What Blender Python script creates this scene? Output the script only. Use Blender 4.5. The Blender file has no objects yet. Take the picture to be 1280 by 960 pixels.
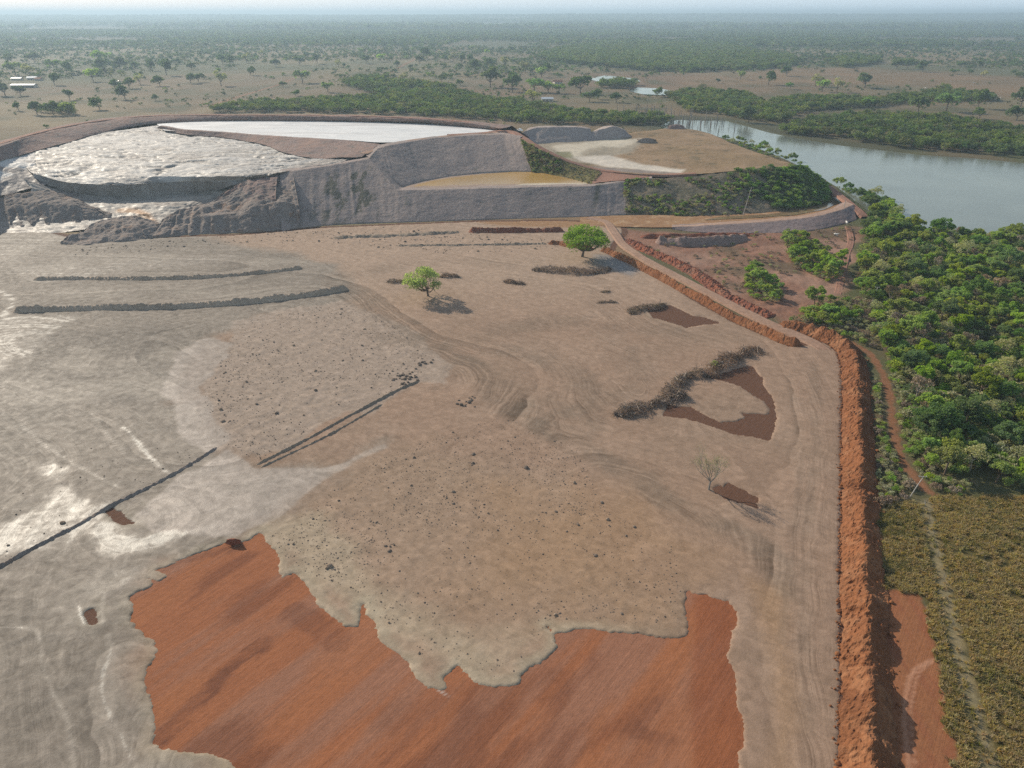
import bpy, math, random
import numpy as np
from mathutils import Vector

random.seed(7)
rng = np.random.default_rng(11)
R = math.radians
scene = bpy.context.scene
COL = scene.collection

# ------------------------------------------------------------------ survey
# Camera of the drone: 100 m above the flats. P() turns a surveyed bearing of
# the photograph (1280x960) into a ground point at height z.
F, PITCH, CH = 887.0, R(27.6), 100.0
ZS = .92
CP, SP = math.cos(PITCH), math.sin(PITCH)

def P(px, py, z=0.0):
    u = (px - 640) / F; v = (480 - py) / F
    dy = CP + v * SP; dz = -SP + v * CP
    t = (z - CH) / dz
    return np.array([u * t, dy * t, z])

def PL(pts, z=0.0):
    return np.array([P(p[0], p[1], ZS * (p[2] if len(p) > 2 else z)) for p in pts])

def proj(x, y, z=0.0):
    d = np.asarray(z) - CH
    f = y * CP - d * SP; up = y * SP + d * CP
    return 640 + F * x / f, 480 - F * up / f

# ------------------------------------------------------------------ noise
def _hash(ix, iy, iz, seed):
    n = (ix.astype(np.int64) * 374761393 + iy.astype(np.int64) * 668265263 + iz.astype(np.int64) * 2147483647 + seed * 974634777) & 0xFFFFFFFF
    n = ((n ^ (n >> 13)) * 1274126177) & 0xFFFFFFFF
    n = ((n ^ (n >> 16)) * 2246822519) & 0xFFFFFFFF
    return ((n ^ (n >> 15)) & 0xFFFFFF) / float(0xFFFFFF)

def vnoise(x, y, z=None, seed=0):
    x = np.asarray(x, float); y = np.asarray(y, float)
    fx, fy = np.floor(x), np.floor(y); tx, ty = x - fx, y - fy
    tx = tx * tx * tx * (tx * (tx * 6 - 15) + 10); ty = ty * ty * ty * (ty * (ty * 6 - 15) + 10)
    if z is None:
        o = np.zeros_like(fx)
        h = lambda a, b: _hash(fx + a, fy + b, o, seed)
        return (h(0, 0) * (1 - tx) + h(1, 0) * tx) * (1 - ty) + (h(0, 1) * (1 - tx) + h(1, 1) * tx) * ty
    z = np.asarray(z, float); fz = np.floor(z); tz = z - fz; tz = tz * tz * (3 - 2 * tz)
    h = lambda a, b, c: _hash(fx + a, fy + b, fz + c, seed)
    l = lambda c: (h(0, 0, c) * (1 - tx) + h(1, 0, c) * tx) * (1 - ty) + (h(0, 1, c) * (1 - tx) + h(1, 1, c) * tx) * ty
    return l(0) * (1 - tz) + l(1) * tz

def fbm(x, y, f, o=4, seed=0, z=None, gain=0.5):
    s = 0; a = 1.0; n = 0
    for i in range(o):
        s = s + a * (vnoise(x * f + 17.3 * i, y * f - 9.1 * i, None if z is None else z * f + 3.7 * i, seed + i) - 0.5) * 2
        n += a; a *= gain; f *= 2.03
    return s / n

def sstep(a, b, x):
    t = np.clip((x - a) / (b - a), 0, 1); return t * t * (3 - 2 * t)

def bounded(fn, X, Y, pts, marg, fill):
    out = np.full(X.shape, fill, float)
    lo = pts.min(0) - marg; hi = pts.max(0) + marg
    m = (X > lo[0]) & (X < hi[0]) & (Y > lo[1]) & (Y < hi[1])
    if m.any(): out[m] = fn(X[m], Y[m], pts)
    return out

def _dseg(X, Y, pts, close):
    d = np.full(X.shape, 1e18); n = len(pts)
    for i in range(n if close else n - 1):
        ax, ay = pts[i]; bx, by = pts[(i + 1) % n]
        vx, vy = bx - ax, by - ay; L = vx * vx + vy * vy + 1e-12
        t = np.clip(((X - ax) * vx + (Y - ay) * vy) / L, 0, 1)
        d = np.minimum(d, (X - ax - t * vx) ** 2 + (Y - ay - t * vy) ** 2)
    return np.sqrt(d)

def pip(X, Y, pts):
    ins = np.zeros(X.shape, bool); n = len(pts)
    for i in range(n):
        ax, ay = pts[i]; bx, by = pts[(i + 1) % n]
        if ay == by: continue
        c = ((ay > Y) != (by > Y)) & (X < (bx - ax) * (Y - ay) / (by - ay) + ax)
        ins ^= c
    return ins

def sdf(X, Y, pts, marg=30):
    def fn(x, y, p):
        d = _dseg(x, y, p, True); return np.where(pip(x, y, p), d, -d)
    return bounded(fn, X, Y, pts, marg, -marg)

def W(px): return PL(px)[:, :2]

def pline(X, Y, pxpts, marg=30):
    p = smooth(W(pxpts), 4)
    return bounded(lambda x, y, q: _dseg(x, y, q, False), X, Y, p, marg, marg)

def smooth(p, k=6):
    p = np.asarray(p, float); n = len(p)
    if n < 3: return np.array([p[0] + (p[-1] - p[0]) * t for t in np.linspace(0, 1, k + 1)])
    u = np.linspace(0, n - 1, (n - 1) * k + 1)
    return crom(p, u)

def crom(p, u):
    n = len(p); i = np.clip(np.floor(u).astype(int), 0, n - 2); t = (u - i)[:, None]
    p0 = p[np.clip(i - 1, 0, n - 1)]; p1 = p[i]; p2 = p[i + 1]; p3 = p[np.clip(i + 2, 0, n - 1)]
    return 0.5 * (2 * p1 + (p2 - p0) * t + (2 * p0 - 5 * p1 + 4 * p2 - p3) * t * t + (3 * p1 - p0 - 3 * p2 + p3) * t ** 3)

def resample(p, step):
    d = np.r_[0, np.cumsum(np.linalg.norm(np.diff(p, axis=0), axis=1))]
    n = max(3, int(d[-1] / step) + 1); s = np.linspace(0, d[-1], n)
    return np.stack([np.interp(s, d, p[:, k]) for k in range(p.shape[1])], 1), s

# ------------------------------------------------------------------ meshes
def mesh_np(name, V, faces, smooth_shade=False, attrs=None, cols=None):
    me = bpy.data.meshes.new(name)
    V = np.asarray(V, np.float32); me.vertices.add(len(V)); me.vertices.foreach_set('co', V.ravel())
    faces = [np.asarray(f, np.int32) for f in (faces if isinstance(faces, list) else [faces]) if len(f)]
    li = np.concatenate([f.ravel() for f in faces]); sz = np.concatenate([np.full(len(f), f.shape[1], np.int32) for f in faces])
    me.loops.add(len(li)); me.loops.foreach_set('vertex_index', li)
    me.polygons.add(len(sz)); me.polygons.foreach_set('loop_start', np.r_[0, np.cumsum(sz)[:-1]].astype(np.int32))
    me.polygons.foreach_set('use_smooth', np.full(len(sz), smooth_shade))
    for k, a in (attrs or {}).items():
        at = me.attributes.new(k, 'FLOAT', 'POINT'); at.data.foreach_set('value', np.asarray(a, np.float32).ravel())
    for k, c in (cols or {}).items():
        at = me.attributes.new(k, 'FLOAT_COLOR', 'POINT'); c = np.asarray(c, np.float32).reshape(-1, 3)
        at.data.foreach_set('color', np.c_[c, np.ones(len(c), np.float32)].ravel())
    me.update(calc_edges=True); me.validate()
    return me

def link(name, me, parent=None, mats=None):
    o = bpy.data.objects.new(name, me); COL.objects.link(o)
    if parent: o.parent = parent
    for m in (mats or []): me.materials.append(m)
    return o

def tag(o, label=None, cat=None, group=None, kind=None):
    for k, v in (('label', label), ('category', cat), ('group', group), ('kind', kind)):
        if v: o[k] = v
    return o

def empty(name, loc=(0, 0, 0), rz=0):
    o = bpy.data.objects.new(name, None); COL.objects.link(o); o.location = loc; o.rotation_euler = (0, 0, rz)
    o.empty_display_size = 0.3
    return o

def grid_faces(nv, nu):
    i = np.arange(nu - 1)[None, :] + (np.arange(nv - 1) * nu)[:, None]; i = i.ravel()
    return np.stack([i, i + 1, i + nu + 1, i + nu], 1)

def gridnormals(G):
    du = np.gradient(G, axis=1); dv = np.gradient(G, axis=0)
    n = np.cross(du, dv); n /= np.linalg.norm(n, axis=2, keepdims=True) + 1e-9
    n[n[..., 2] < 0] *= -1
    return n

def loft(rows, du=1.5, dv=1.5, linear=False, amp=0.3, fr=0.15, amp2=0.08, seed=0, keep=()):
    """rows of (px,py,z) survey points -> dense displaced grid. Returns G, u, v."""
    rows = [PL(r) for r in rows]
    n = max(len(r) for r in rows); L = max(np.linalg.norm(np.diff(r, axis=0), axis=1).sum() for r in rows)
    nu = max(4, int(L / du))
    def rs(r):
        m = len(r); u = np.linspace(0, m - 1, nu)
        if linear or m < 3: return np.stack([np.interp(u, np.arange(m), r[:, k]) for k in range(3)], 1)
        return crom(r, u)
    rr = [rs(r) for r in rows]
    out = []; vv = []
    for k in range(len(rr) - 1):
        d = np.linalg.norm(rr[k + 1] - rr[k], axis=1).max(); m = max(2, int(d / dv) + 1)
        for t in np.linspace(0, 1, m, endpoint=False):
            out.append(rr[k] + (rr[k + 1] - rr[k]) * t); vv.append(k + t)
    out.append(rr[-1]); vv.append(len(rr) - 1)
    G = np.array(out); N = gridnormals(G)
    d = amp * fbm(G[..., 0], G[..., 1], fr, 4, seed, G[..., 2]) + amp2 * fbm(G[..., 0], G[..., 1], 0.7, 3, seed + 9, G[..., 2])
    G = G + N * d[..., None]
    U = np.linspace(0, 1, nu)[None, :].repeat(len(vv), 0); V = np.array(vv)[:, None].repeat(nu, 1)
    return G, U, V

def gmesh(name, G, mats, attrs=None, cols=None, parent=None, smooth_shade=True):
    me = mesh_np(name, G.reshape(-1, 3), grid_faces(G.shape[0], G.shape[1]), smooth_shade, attrs, cols)
    return link(name, me, parent, mats)

# ------------------------------------------------------------------ materials
class NT:
    def __init__(s, name):
        s.m = bpy.data.materials.new(name); s.m.use_nodes = True; s.t = s.m.node_tree; s.t.nodes.clear()
        s.out = s.t.nodes.new('ShaderNodeOutputMaterial')
    def n(s, typ, ins=None, **kw):
        nd = s.t.nodes.new('ShaderNode' + typ)
        for k, v in kw.items(): setattr(nd, k, v)
        for k, v in (ins or {}).items():
            sk = nd.inputs[k]
            if isinstance(v, bpy.types.NodeSocket): s.t.links.new(v, sk)
            else: sk.default_value = v
        return nd
    def pos(s): return s.n('NewGeometry').outputs['Position']
    def noise(s, vec, sc, det=5, rough=.55, dist=0.0):
        return s.n('TexNoise', {'Vector': vec, 'Scale': sc, 'Detail': det, 'Roughness': rough, 'Distortion': dist}).outputs[0]
    def mapv(s, vec, scale=(1, 1, 1), rot=(0, 0, 0)):
        return s.n('Mapping', {'Vector': vec, 'Scale': scale, 'Rotation': rot}).outputs[0]
    def math(s, op, a, b=0.0, c=None, clamp=False):
        i = {0: a, 1: b}
        if c is not None: i[2] = c
        return s.n('Math', i, operation=op, use_clamp=clamp).outputs[0]
    def rng(s, x, a, b, c=0.0, d=1.0):
        return s.n('MapRange', {0: x, 1: a, 2: b, 3: c, 4: d}).outputs[0]
    def mix(s, f, a, b, mode='MIX'):
        nd = s.n('MixRGB', {'Fac': f, 'Color1': a, 'Color2': b}, blend_type=mode); return nd.outputs[0]
    def attr(s, name, col=False):
        nd = s.n('Attribute', attribute_name=name); return nd.outputs['Color' if col else 'Fac']
    def bump(s, h, dist, strength=1.0, normal=None):
        i = {'Height': h, 'Distance': dist, 'Strength': strength}
        if normal is not None: i['Normal'] = normal
        return s.n('Bump', i).outputs[0]
    def bsdf(s, col, rough=0.9, normal=None, spec=0.3, **kw):
        i = {'Base Color': col, 'Roughness': rough, 'Specular IOR Level': spec}
        if normal is not None: i['Normal'] = normal
        for k, v in kw.items(): i[k] = v
        b = s.n('BsdfPrincipled', i); s.t.links.new(b.outputs[0], s.out.inputs[0]); return b

def c4(c): return (c[0], c[1], c[2], 1.0)

def soil(name, c1, c2, c3=None, streak=False, fine=1.6, bumpd=0.25, rough=0.95, colattr=None, spec=0.2, amt3=(0.52, 0.66)):
    s = NT(name); p = s.pos()
    n1 = s.noise(p, 0.06, 6, .6, .4); n2 = s.noise(p, fine, 5, .65)
    if streak:
        n1 = s.mix(0.4, n1, s.noise(s.mapv(p, (1, 1, .12)), 0.5, 5, .6))
    base = s.mix(s.rng(n1, .35, .65), c4(c1), c4(c2))
    if colattr: base = s.mix(1.0, s.attr(colattr, True), s.mix(s.rng(n1, .3, .7), c4((.88, .88, .88)), c4((1.1, 1.1, 1.1))), 'MULTIPLY')
    if c3:
        n3 = s.noise(s.mapv(p, (1, 1, .35) if streak else (1, 1, 1)), .16, 6, .65)
        base = s.mix(s.rng(n3, amt3[0], amt3[1]), base, c4(c3))
    base = s.mix(1.0, base, s.mix(s.rng(n2, .3, .7), c4((.78, .78, .78)), c4((1.2, 1.2, 1.2))), 'MULTIPLY')
    if streak: base = s.mix(s.math('MULTIPLY', s.attr('Stain'), .8), base, (.075, .08, .055, 1))
    h = s.math('ADD', s.math('MULTIPLY', n2, .5), s.noise(p, fine * .3, 4, .6))
    s.bsdf(base, rough, s.bump(h, bumpd), spec)
    return s.m

def leafmat(name, ca, cb, trans=0.35, rough=.6, var=.35, gain=1.62):
    s = NT(name); t = s.attr('tint'); r = s.n('ObjectInfo').outputs['Random']
    col = s.mix(t, c4(ca), c4(cb))
    hsv = s.n('HueSaturation', {'Hue': s.rng(r, 0, 1, .470, .506), 'Saturation': s.rng(s.math('FRACT', s.math('MULTIPLY', r, 7.31)), 0, 1, .62, 1.0),
                                'Value': s.rng(s.math('FRACT', s.math('MULTIPLY', r, 3.77)), 0, 1, gain - var, gain + var), 'Color': col}).outputs[0]
    d = s.n('BsdfDiffuse', {'Color': hsv}).outputs[0]
    tcol = s.mix(1.0, hsv, (1.15, 1.25, .55, 1), 'MULTIPLY')
    tr = s.n('BsdfTranslucent', {'Color': tcol}).outputs[0]
    mx = s.n('MixShader', {0: trans, 1: d, 2: tr}).outputs[0]
    s.t.links.new(mx, s.out.inputs[0]); return s.m

def plain(name, c, rough=.8, spec=.3, var=.15, sc=2.0, metal=0.0):
    s = NT(name); n = s.noise(s.n('TexCoord').outputs['Object'], sc, 4)
    col = s.mix(s.rng(n, .3, .7), c4([x * (1 - var) for x in c]), c4([x * (1 + var) for x in c]))
    s.bsdf(col, rough, None, spec, Metallic=metal); return s.m

# ------------------------------------------------------------------ camera, light, air
cam = bpy.data.cameras.new('camera'); cam.sensor_width = 36; cam.lens = 36 * F / 1280; cam.clip_start = .5; cam.clip_end = 120000
co = bpy.data.objects.new('camera', cam); COL.objects.link(co); co.location = (0, 0, CH); co.rotation_euler = (R(90) - PITCH, 0, 0)
scene.camera = co

SUN_EL, SUN_AZ = R(28), R(-46)      # azimuth from +Y towards +X
sd_ = Vector((math.sin(SUN_AZ) * math.cos(SUN_EL), math.cos(SUN_AZ) * math.cos(SUN_EL), math.sin(SUN_EL)))
L = bpy.data.lights.new('sun', 'SUN'); L.energy = 4.2; L.angle = R(.6); L.color = (1, .89, .73)
lo = bpy.data.objects.new('sun', L); COL.objects.link(lo); lo.rotation_euler = sd_.to_track_quat('Z', 'Y').to_euler(); lo.location = (-300, 300, 400)
w = bpy.data.worlds.new('World'); scene.world = w; w.use_nodes = True
nt = w.node_tree; sky = nt.nodes.new('ShaderNodeTexSky'); sky.sky_type = 'NISHITA'; sky.sun_disc = False
sky.sun_elevation = SUN_EL; sky.sun_rotation = SUN_AZ; sky.altitude = 100; sky.air_density = 1.0; sky.dust_density = .5; sky.ozone_density = 1.6
bg = nt.nodes['Background']; 
tintn = nt.nodes.new('ShaderNodeMixRGB'); tintn.blend_type = 'MULTIPLY'; tintn.inputs[0].default_value = 1; tintn.inputs[2].default_value = (1.2, 1.0, .80, 1)

tcn = nt.nodes.new('ShaderNodeTexCoord'); sxn = nt.nodes.new('ShaderNodeSeparateXYZ'); nt.links.new(tcn.outputs['Generated'], sxn.inputs[0])
mrn = nt.nodes.new('ShaderNodeMapRange'); nt.links.new(sxn.outputs[2], mrn.inputs[0]); mrn.inputs[1].default_value = 0.0; mrn.inputs[2].default_value = .16; mrn.inputs[3].default_value = .85; mrn.inputs[4].default_value = 0
mxn = nt.nodes.new('ShaderNodeMixRGB'); nt.links.new(mrn.outputs[0], mxn.inputs[0]); mxn.inputs[2].default_value = (3.3, 4.6, 5.9, 1)   # milky band of air low over the plain
nt.links.new(sky.outputs[0], tintn.inputs[1]); nt.links.new(tintn.outputs[0], mxn.inputs[1]); nt.links.new(mxn.outputs[0], bg.inputs[0]); bg.inputs[1].default_value = 0.15
scene.view_settings.view_transform = 'Standard'; scene.view_settings.look = 'None'
scene.view_settings.exposure = 0.27; scene.view_settings.gamma = 1.0; scene.view_settings.use_curve_mapping = False
cy = scene.cycles
cy.use_denoising = False; cy.max_bounces = 8; cy.diffuse_bounces = 5; cy.glossy_bounces = 2; cy.transmission_bounces = 2; cy.volume_bounces = 0; cy.transparent_max_bounces = 8
cy.use_adaptive_sampling = False; cy.adaptive_threshold = .01; cy.caustics_reflective = False; cy.caustics_refractive = False
try: cy.denoiser = 'OPENIMAGEDENOISE'; cy.denoising_prefilter = 'ACCURATE'
except Exception: pass

def make_haze():
    s = NT('haze_air')
    v = s.n('VolumePrincipled', {'Color': (.60, .80, .97, 1), 'Density': HAZE, 'Anisotropy': .25})
    s.t.links.new(v.outputs[0], s.out.inputs['Volume'])
    x, y0, y1, z0, z1 = 46000, -3000, 46000, -9, 150
    V = [(-x, y0, z0), (x, y0, z0), (x, y1, z0), (-x, y1, z0), (-x, y0, z1), (x, y0, z1), (x, y1, z1), (-x, y1, z1)]
    Fc = [(0, 3, 2, 1), (4, 5, 6, 7), (0, 1, 5, 4), (1, 2, 6, 5), (2, 3, 7, 6), (3, 0, 4, 7)]
    tag(link('haze', mesh_np('haze', V, np.array(Fc)), None, [s.m]), kind='stuff')
HAZE = 1.5e-4
make_haze()

#==SURVEY==
RED_MAIN = [(333,677),(325,664),(312,674),(296,682),(280,678),(250,690),(233,697),(207,708),(195,712),(210,720),(198,726),(186,722),(190,732),(160,745),(166,758),(160,777),(180,793),(192,803),(197,813),(185,833),(180,860),(190,880),(192,903),(193,917),(189,928),(200,937),(227,942),(267,943),(283,950),(293,962),(320,1000),(600,1060),(905,1040),(920,1000),(923,958),(929,922),(927,904),(923,884),(920,861),(917,839),(910,823),(913,800),(917,788),(923,773),(922,765),(911,751),(891,748),(882,740),(878,743),(867,742),(857,734),(856,767),(859,795),(830,797),(797,791),(754,787),(720,786),(694,790),(685,783),(692,793),(695,807),(684,822),(660,833),(647,853),(627,857),(600,857),(587,845),(570,832),(553,847),(557,862),(533,857),(515,840),(513,828),(497,815),(480,803),(473,790),(463,770),(452,753),(447,763),(447,783),(432,783),(423,775),(414,768),(400,755),(394,750),(388,735),(380,723),(367,714),(354,720),(349,713),(350,700),(344,687)]
RED_HEART = [(940,455),(948,467),(955,473),(953,480),(963,493),(968,507),(971,523),(967,540),(963,552),(947,547),(913,542),(887,532),(857,523),(828,520),(835,505),(847,508),(863,508),(880,518),(900,527),(917,527),(930,523),(928,516),(960,518),(963,512),(957,502),(940,493),(927,483),(900,475),(885,472),(917,462)]
RED_TREE = [(878,604),(890,609),(900,606),(904,608),(910,603),(920,608),(933,613),(936,617),(948,622),(946,635),(930,630),(907,623),(893,615)]
RED_WEST = [(808,384),(839,381),(866,395),(880,397),(901,404),(878,406),(858,410),(839,403),(815,397)]
RED_DOT = [(104,768),(108,761),(117,758),(123,764),(123,774),(117,781),(108,778)]
RED_NICK = [(131,638),(140,632),(152,641),(168,654),(155,656),(140,651)]
MUD_EDGE = [(1050,1130),(1049,960),(1050,800),(1049,700),(1051,600),(1052,500),(1052,460),(1046,436),(1030,428),(1003,433),(985,433),(956,420),(917,403),(878,382),(839,358),(792,332),(760,314),(765,303),(778,290),(775,280),(700,276),(600,277),(497,281),(400,285),(300,294),(200,297),(110,302),(60,290),(-30,290),(-400,300),(-700,600),(-500,1130)]
RIVER = [(1560,300),(1280,290),(1222,292),(1150,292),(1090,262),(1050,232),(1015,212),(985,198),(955,186),(930,176),(900,170),(868,167),(840,163),(826,157),(838,151),(850,149),(880,150),(905,150),(935,158),(960,165),(1000,173),(1050,181),(1100,187),(1150,193),(1215,197),(1280,203),(1420,212),(1700,230)]
POND_A = [(738,98),(757,94),(790,97),(801,101),(775,102),(752,102)]
POND_B = [(788,113),(800,109),(822,110),(842,114),(836,118),(806,117)]
GRASS = [(1093,650),(1110,630),(1165,624),(1210,616),(1290,622),(1420,640),(1500,1000),(1260,1060),(1215,1000),(1195,940),(1183,880),(1170,815),(1158,765),(1150,742),(1100,736)]
REDEAST = [(1096,734),(1125,738),(1150,742),(1158,765),(1170,815),(1183,880),(1195,940),(1215,1000),(1235,1060),(1060,1080),(1080,960),(1090,800)]
WEDGE = [(770,303),(778,286),(860,292),(1000,292),(1065,284),(1092,288),(1075,305),(1060,330),(1056,360),(1062,385),(1040,400),(990,402),(940,385),(880,350),(830,322)]
TRACK = [(1058,425),(1085,440),(1102,465),(1113,500),(1117,540),(1130,578),(1150,602),(1170,622),(1178,640)]
FENCE = [(1158,628),(1166,670),(1178,720),(1190,780),(1208,850),(1228,920),(1245,985)]
#==GROUND==
def axis(segs):
    out = [np.array([segs[0][0]])]
    for a, b, st in segs:
        n = max(1, int(round((b - a) / st))); out.append(np.linspace(a, b, n + 1)[1:])
    return np.concatenate(out)
def geo(a, b, n): return list(np.geomspace(a, b, n + 1)[1:])

gx = axis([(-100, -82, 1.5), (-82, 44, .55), (44, 140, .6), (140, 300, 1.6)])
gx = np.r_[-np.array(geo(700, 46000, 34))[::-1], axis([(-700, -400, 8), (-400, -100, 4)])[:-1], gx, axis([(300, 700, 4)])[1:], geo(700, 46000, 34)]
gy = np.r_[axis([(-400, -100, 30), (-100, 40, 5)])[:-1], axis([(40, 120, .4), (120, 260, .9), (260, 460, 1.5), (460, 1000, 4)]), geo(1000, 46000, 110)]
X, Y = np.meshgrid(gx, gy)
near = sstep(1500, 600, Y)
Z = .12 * fbm(X, Y, .05, 3, 1) - .05
far = sstep(4500, 11000, Y)
Z += far * (22 * (fbm(X, Y, 1 / 2600., 4, 33) + .25)) + sstep(8500, 14000, Y) * (95 + 20 * fbm(X, Y, 1 / 5000., 3, 5)) * sstep(14000, 12000, Y) * (.72 + .25 * sstep(-3000, 4000, X))
Z += 1.5 * sstep(600, 1500, Y) * fbm(X, Y, 1 / 150., 4, 3)
riv = sdf(X, Y, W(RIVER), 40)
pa = np.maximum(sdf(X, Y, W(POND_A), 30), sdf(X, Y, W(POND_B), 30))
wet_sd = np.maximum(riv, pa)
Z -= sstep(-5, 4, riv) * 2.5
Z -= sstep(-8, 4, pa) * 2.2
# right of the causeway: lumpy red ground
wedge = sdf(X, Y, W(WEDGE), 20) + 5 * fbm(X, Y, .06, 4, 71)
Z += sstep(-4, 6, wedge) * (.9 * fbm(X, Y, .06, 4, 61) + .35 * fbm(X, Y, .3, 3, 62))
redm = sdf(X, Y, W(RED_MAIN), 12)
Z += sstep(-6, 6, redm) * (.05 * fbm(X, Y, .12, 4, 81) - .02) - .02
reast = sdf(X, Y, W(REDEAST), 20) + .7 * fbm(X, Y, .3, 4, 91)
grs = sdf(X, Y, W(GRASS), 30) + 1.6 * fbm(X, Y, .4, 4, 92)
trk = pline(X, Y, TRACK, 12)
fen = pline(X, Y, FENCE, 14)
# colours of the ground itself
n0 = fbm(X, Y, 1 / 220., 5, 201); n1 = fbm(X, Y, 1 / 40., 5, 202); n2 = fbm(X, Y, 1 / 900., 4, 203)
def mixc(a, b, t): return a + (np.asarray(b) - a) * t[..., None]
C = np.zeros(X.shape + (3,)) + np.array([.205, .145, .088])
C = mixc(C, (.215, .175, .09), sstep(-.1, .5, n0))
C = mixc(C, (.225, .135, .082), sstep(.05, .6, n2))
C = mixc(C, (.10, .10, .045), sstep(.0, .5, n1) * .75); C = mixc(C, (.10, .115, .05), sstep(.0, .22, fbm(X, Y, 1 / 420., 5, 206)) * sstep(900, 1500, Y) * .8); C = mixc(C, (.29, .22, .125), sstep(.08, .3, fbm(X, Y, 1 / 300., 4, 208)) * .7)
C = mixc(C, (.05, .065, .03), sstep(2200, 4200, Y + 900 * n0) * .8)
# brown open field on the right, far side of the river
OPEN = [(930,92),(1000,84),(1100,86),(1280,95),(1420,100),(1420,128),(1280,124),(1150,108),(1000,104),(850,110),(842,96)]
op = sdf(X, Y, W(OPEN), 60); C = mixc(C, (.255, .16, .088), sstep(-25, 25, op + 25 * n0))
C = mixc(C, (.075, .075, .04), sstep(-60, -12, np.maximum(riv, -40) + 14 * n1) * (Y > 420))
C = mixc(C, (.27, .125, .07), sstep(3.2, 1.2, pline(X, Y, [(262,132),(300,120),(345,107),(372,96)], 20)))
C = mixc(C, (.27, .125, .07), sstep(3.2, 1.2, pline(X, Y, [(480,95),(497,86),(520,74),(560,60)], 30)))
C = mixc(C, (.2, .17, .09), sstep(14, 4, pline(X, Y, [(-40,64),(60,61),(150,62)], 40)))
# near surroundings
fo = (X > 60) & (Y > 100) & (Y < 600) & (X < 500)
C = np.where(fo[..., None], mixc(np.zeros(X.shape + (3,)) + np.array([.125, .10, .055]), (.09, .095, .042), sstep(-.3, .4, n1)), C)
C = mixc(C, (.25, .13, .088), sstep(-3, 3, wedge) * .95)
C = mixc(C, (.30, .185, .135), sstep(-3, 3, wedge) * sstep(.0, .4, n1) * .8)
C = mixc(C, (.12, .09, .055), sstep(-3, 3, wedge) * sstep(.15, .6, fbm(X, Y, .05, 4, 77)) * .8)
gcol = mixc(np.zeros(X.shape + (3,)) + np.array([.14, .105, .04]), (.075, .07, .025), sstep(-.3, .5, fbm(X, Y, .35, 4, 93)))
C = np.where((grs > -3)[..., None], mixc(C, gcol, sstep(-.6, .6, grs)), C)
C = mixc(C, (.33, .27, .16), sstep(2.2, .3, fen + .8 * fbm(X, Y, .4, 3, 95)) * .55 * (Y < 152))
C = mixc(C, (.22, .105, .055), sstep(1.6, .6, trk + 1.1 * fbm(X, Y, .4, 3, 96)))
red = np.array([.305, .118, .055])
C = mixc(C, red, sstep(-1.2, -.2, redm) * 1.0)
inmud = sdf(X, Y, W(MUD_EDGE), 10) > -3
C = np.where((inmud & (redm < -2))[..., None], np.array([.125, .064, .04]), C)
C = mixc(C, (.28, .118, .055), sstep(-.25, .25, reast)); C = mixc(C, (.26, .10, .05), sstep(-.25, .25, reast) * sstep(0, .4, fbm(X * 2, Y * .4, .3, 4, 98)) * .8)
# worked red soil: broad tone bands along the furrows, darker damp stains
dirA = (P(310, 830) - P(195, 915))[:2]; dirA /= np.linalg.norm(dirA)
s_ = X * dirA[0] + Y * dirA[1]; t_ = -X * dirA[1] + Y * dirA[0]
band = fbm(t_, s_ * .12, .22, 5, 205)
inred = sstep(-1, .5, redm)
C = mixc(C, (.285, .14, .088), inred * sstep(-.15, .35, band) * .8)
C = mixc(C, (.17, .065, .035), inred * sstep(.08, .4, fbm(t_, s_ * .25, .16, 5, 207)) * .6)
C = mixc(C, (.33, .13, .058), inred * sstep(.15, .5, fbm(t_, s_ * .3, .12, 4, 209)) * .6)
for pts, wd, a in (([(196,925),(240,880),(300,825),(330,805)], 2.0, .8), ([(370,765),(395,780),(420,800)], 3.5, .55), ([(900,745),(905,800),(915,900)], 2.5, .35),
                   ([(205,705),(245,697),(300,683)], 1.6, .45), ([(490,900),(560,880),(700,850)], 4, .3), ([(800,915),(830,925)], 2.0, .5), ([(700,720),(800,840),(815,900)], 1, 0)):
    d = pline(X, Y, pts, 14) + 1.6 * fbm(t_, s_ * .3, .5, 5, 211, gain=.65)
    C = mixc(C, (.15, .06, .035), inred * sstep(wd, .5 * wd, d) * a * (.5 + .5 * sstep(-.2, .2, fbm(t_, s_ * .15, 1.1, 3, 214))))
C = mixc(C, (.24, .08, .035), inred * sstep(862, 875, proj(X, Y)[0] + 10 * band) * .6)
for pts, wd in (([(548,862),(562,872)], .25),):
    C = mixc(C, (.5, .42, .36), inred * sstep(wd, .2 * wd, pline(X, Y, pts, 8) + .4 * fbm(X, Y, .8, 3, 213)) * .8)
# tyre arcs on the eastern red patch
for k, off in enumerate((0, 2, 5, 9)):
    d = pline(X, Y, [(1178 - off, 815 + off), (1150 - off, 840), (1140 - off, 880), (1142 - off, 930), (1150 - off, 1000)], 8)
    C = mixc(C, (.44, .23, .14) if k % 2 else (.22, .085, .04), sstep(.55, .2, d + .15 * fbm(X, Y, 1.2, 2, 97)) * .75 * (reast > 0))

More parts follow.
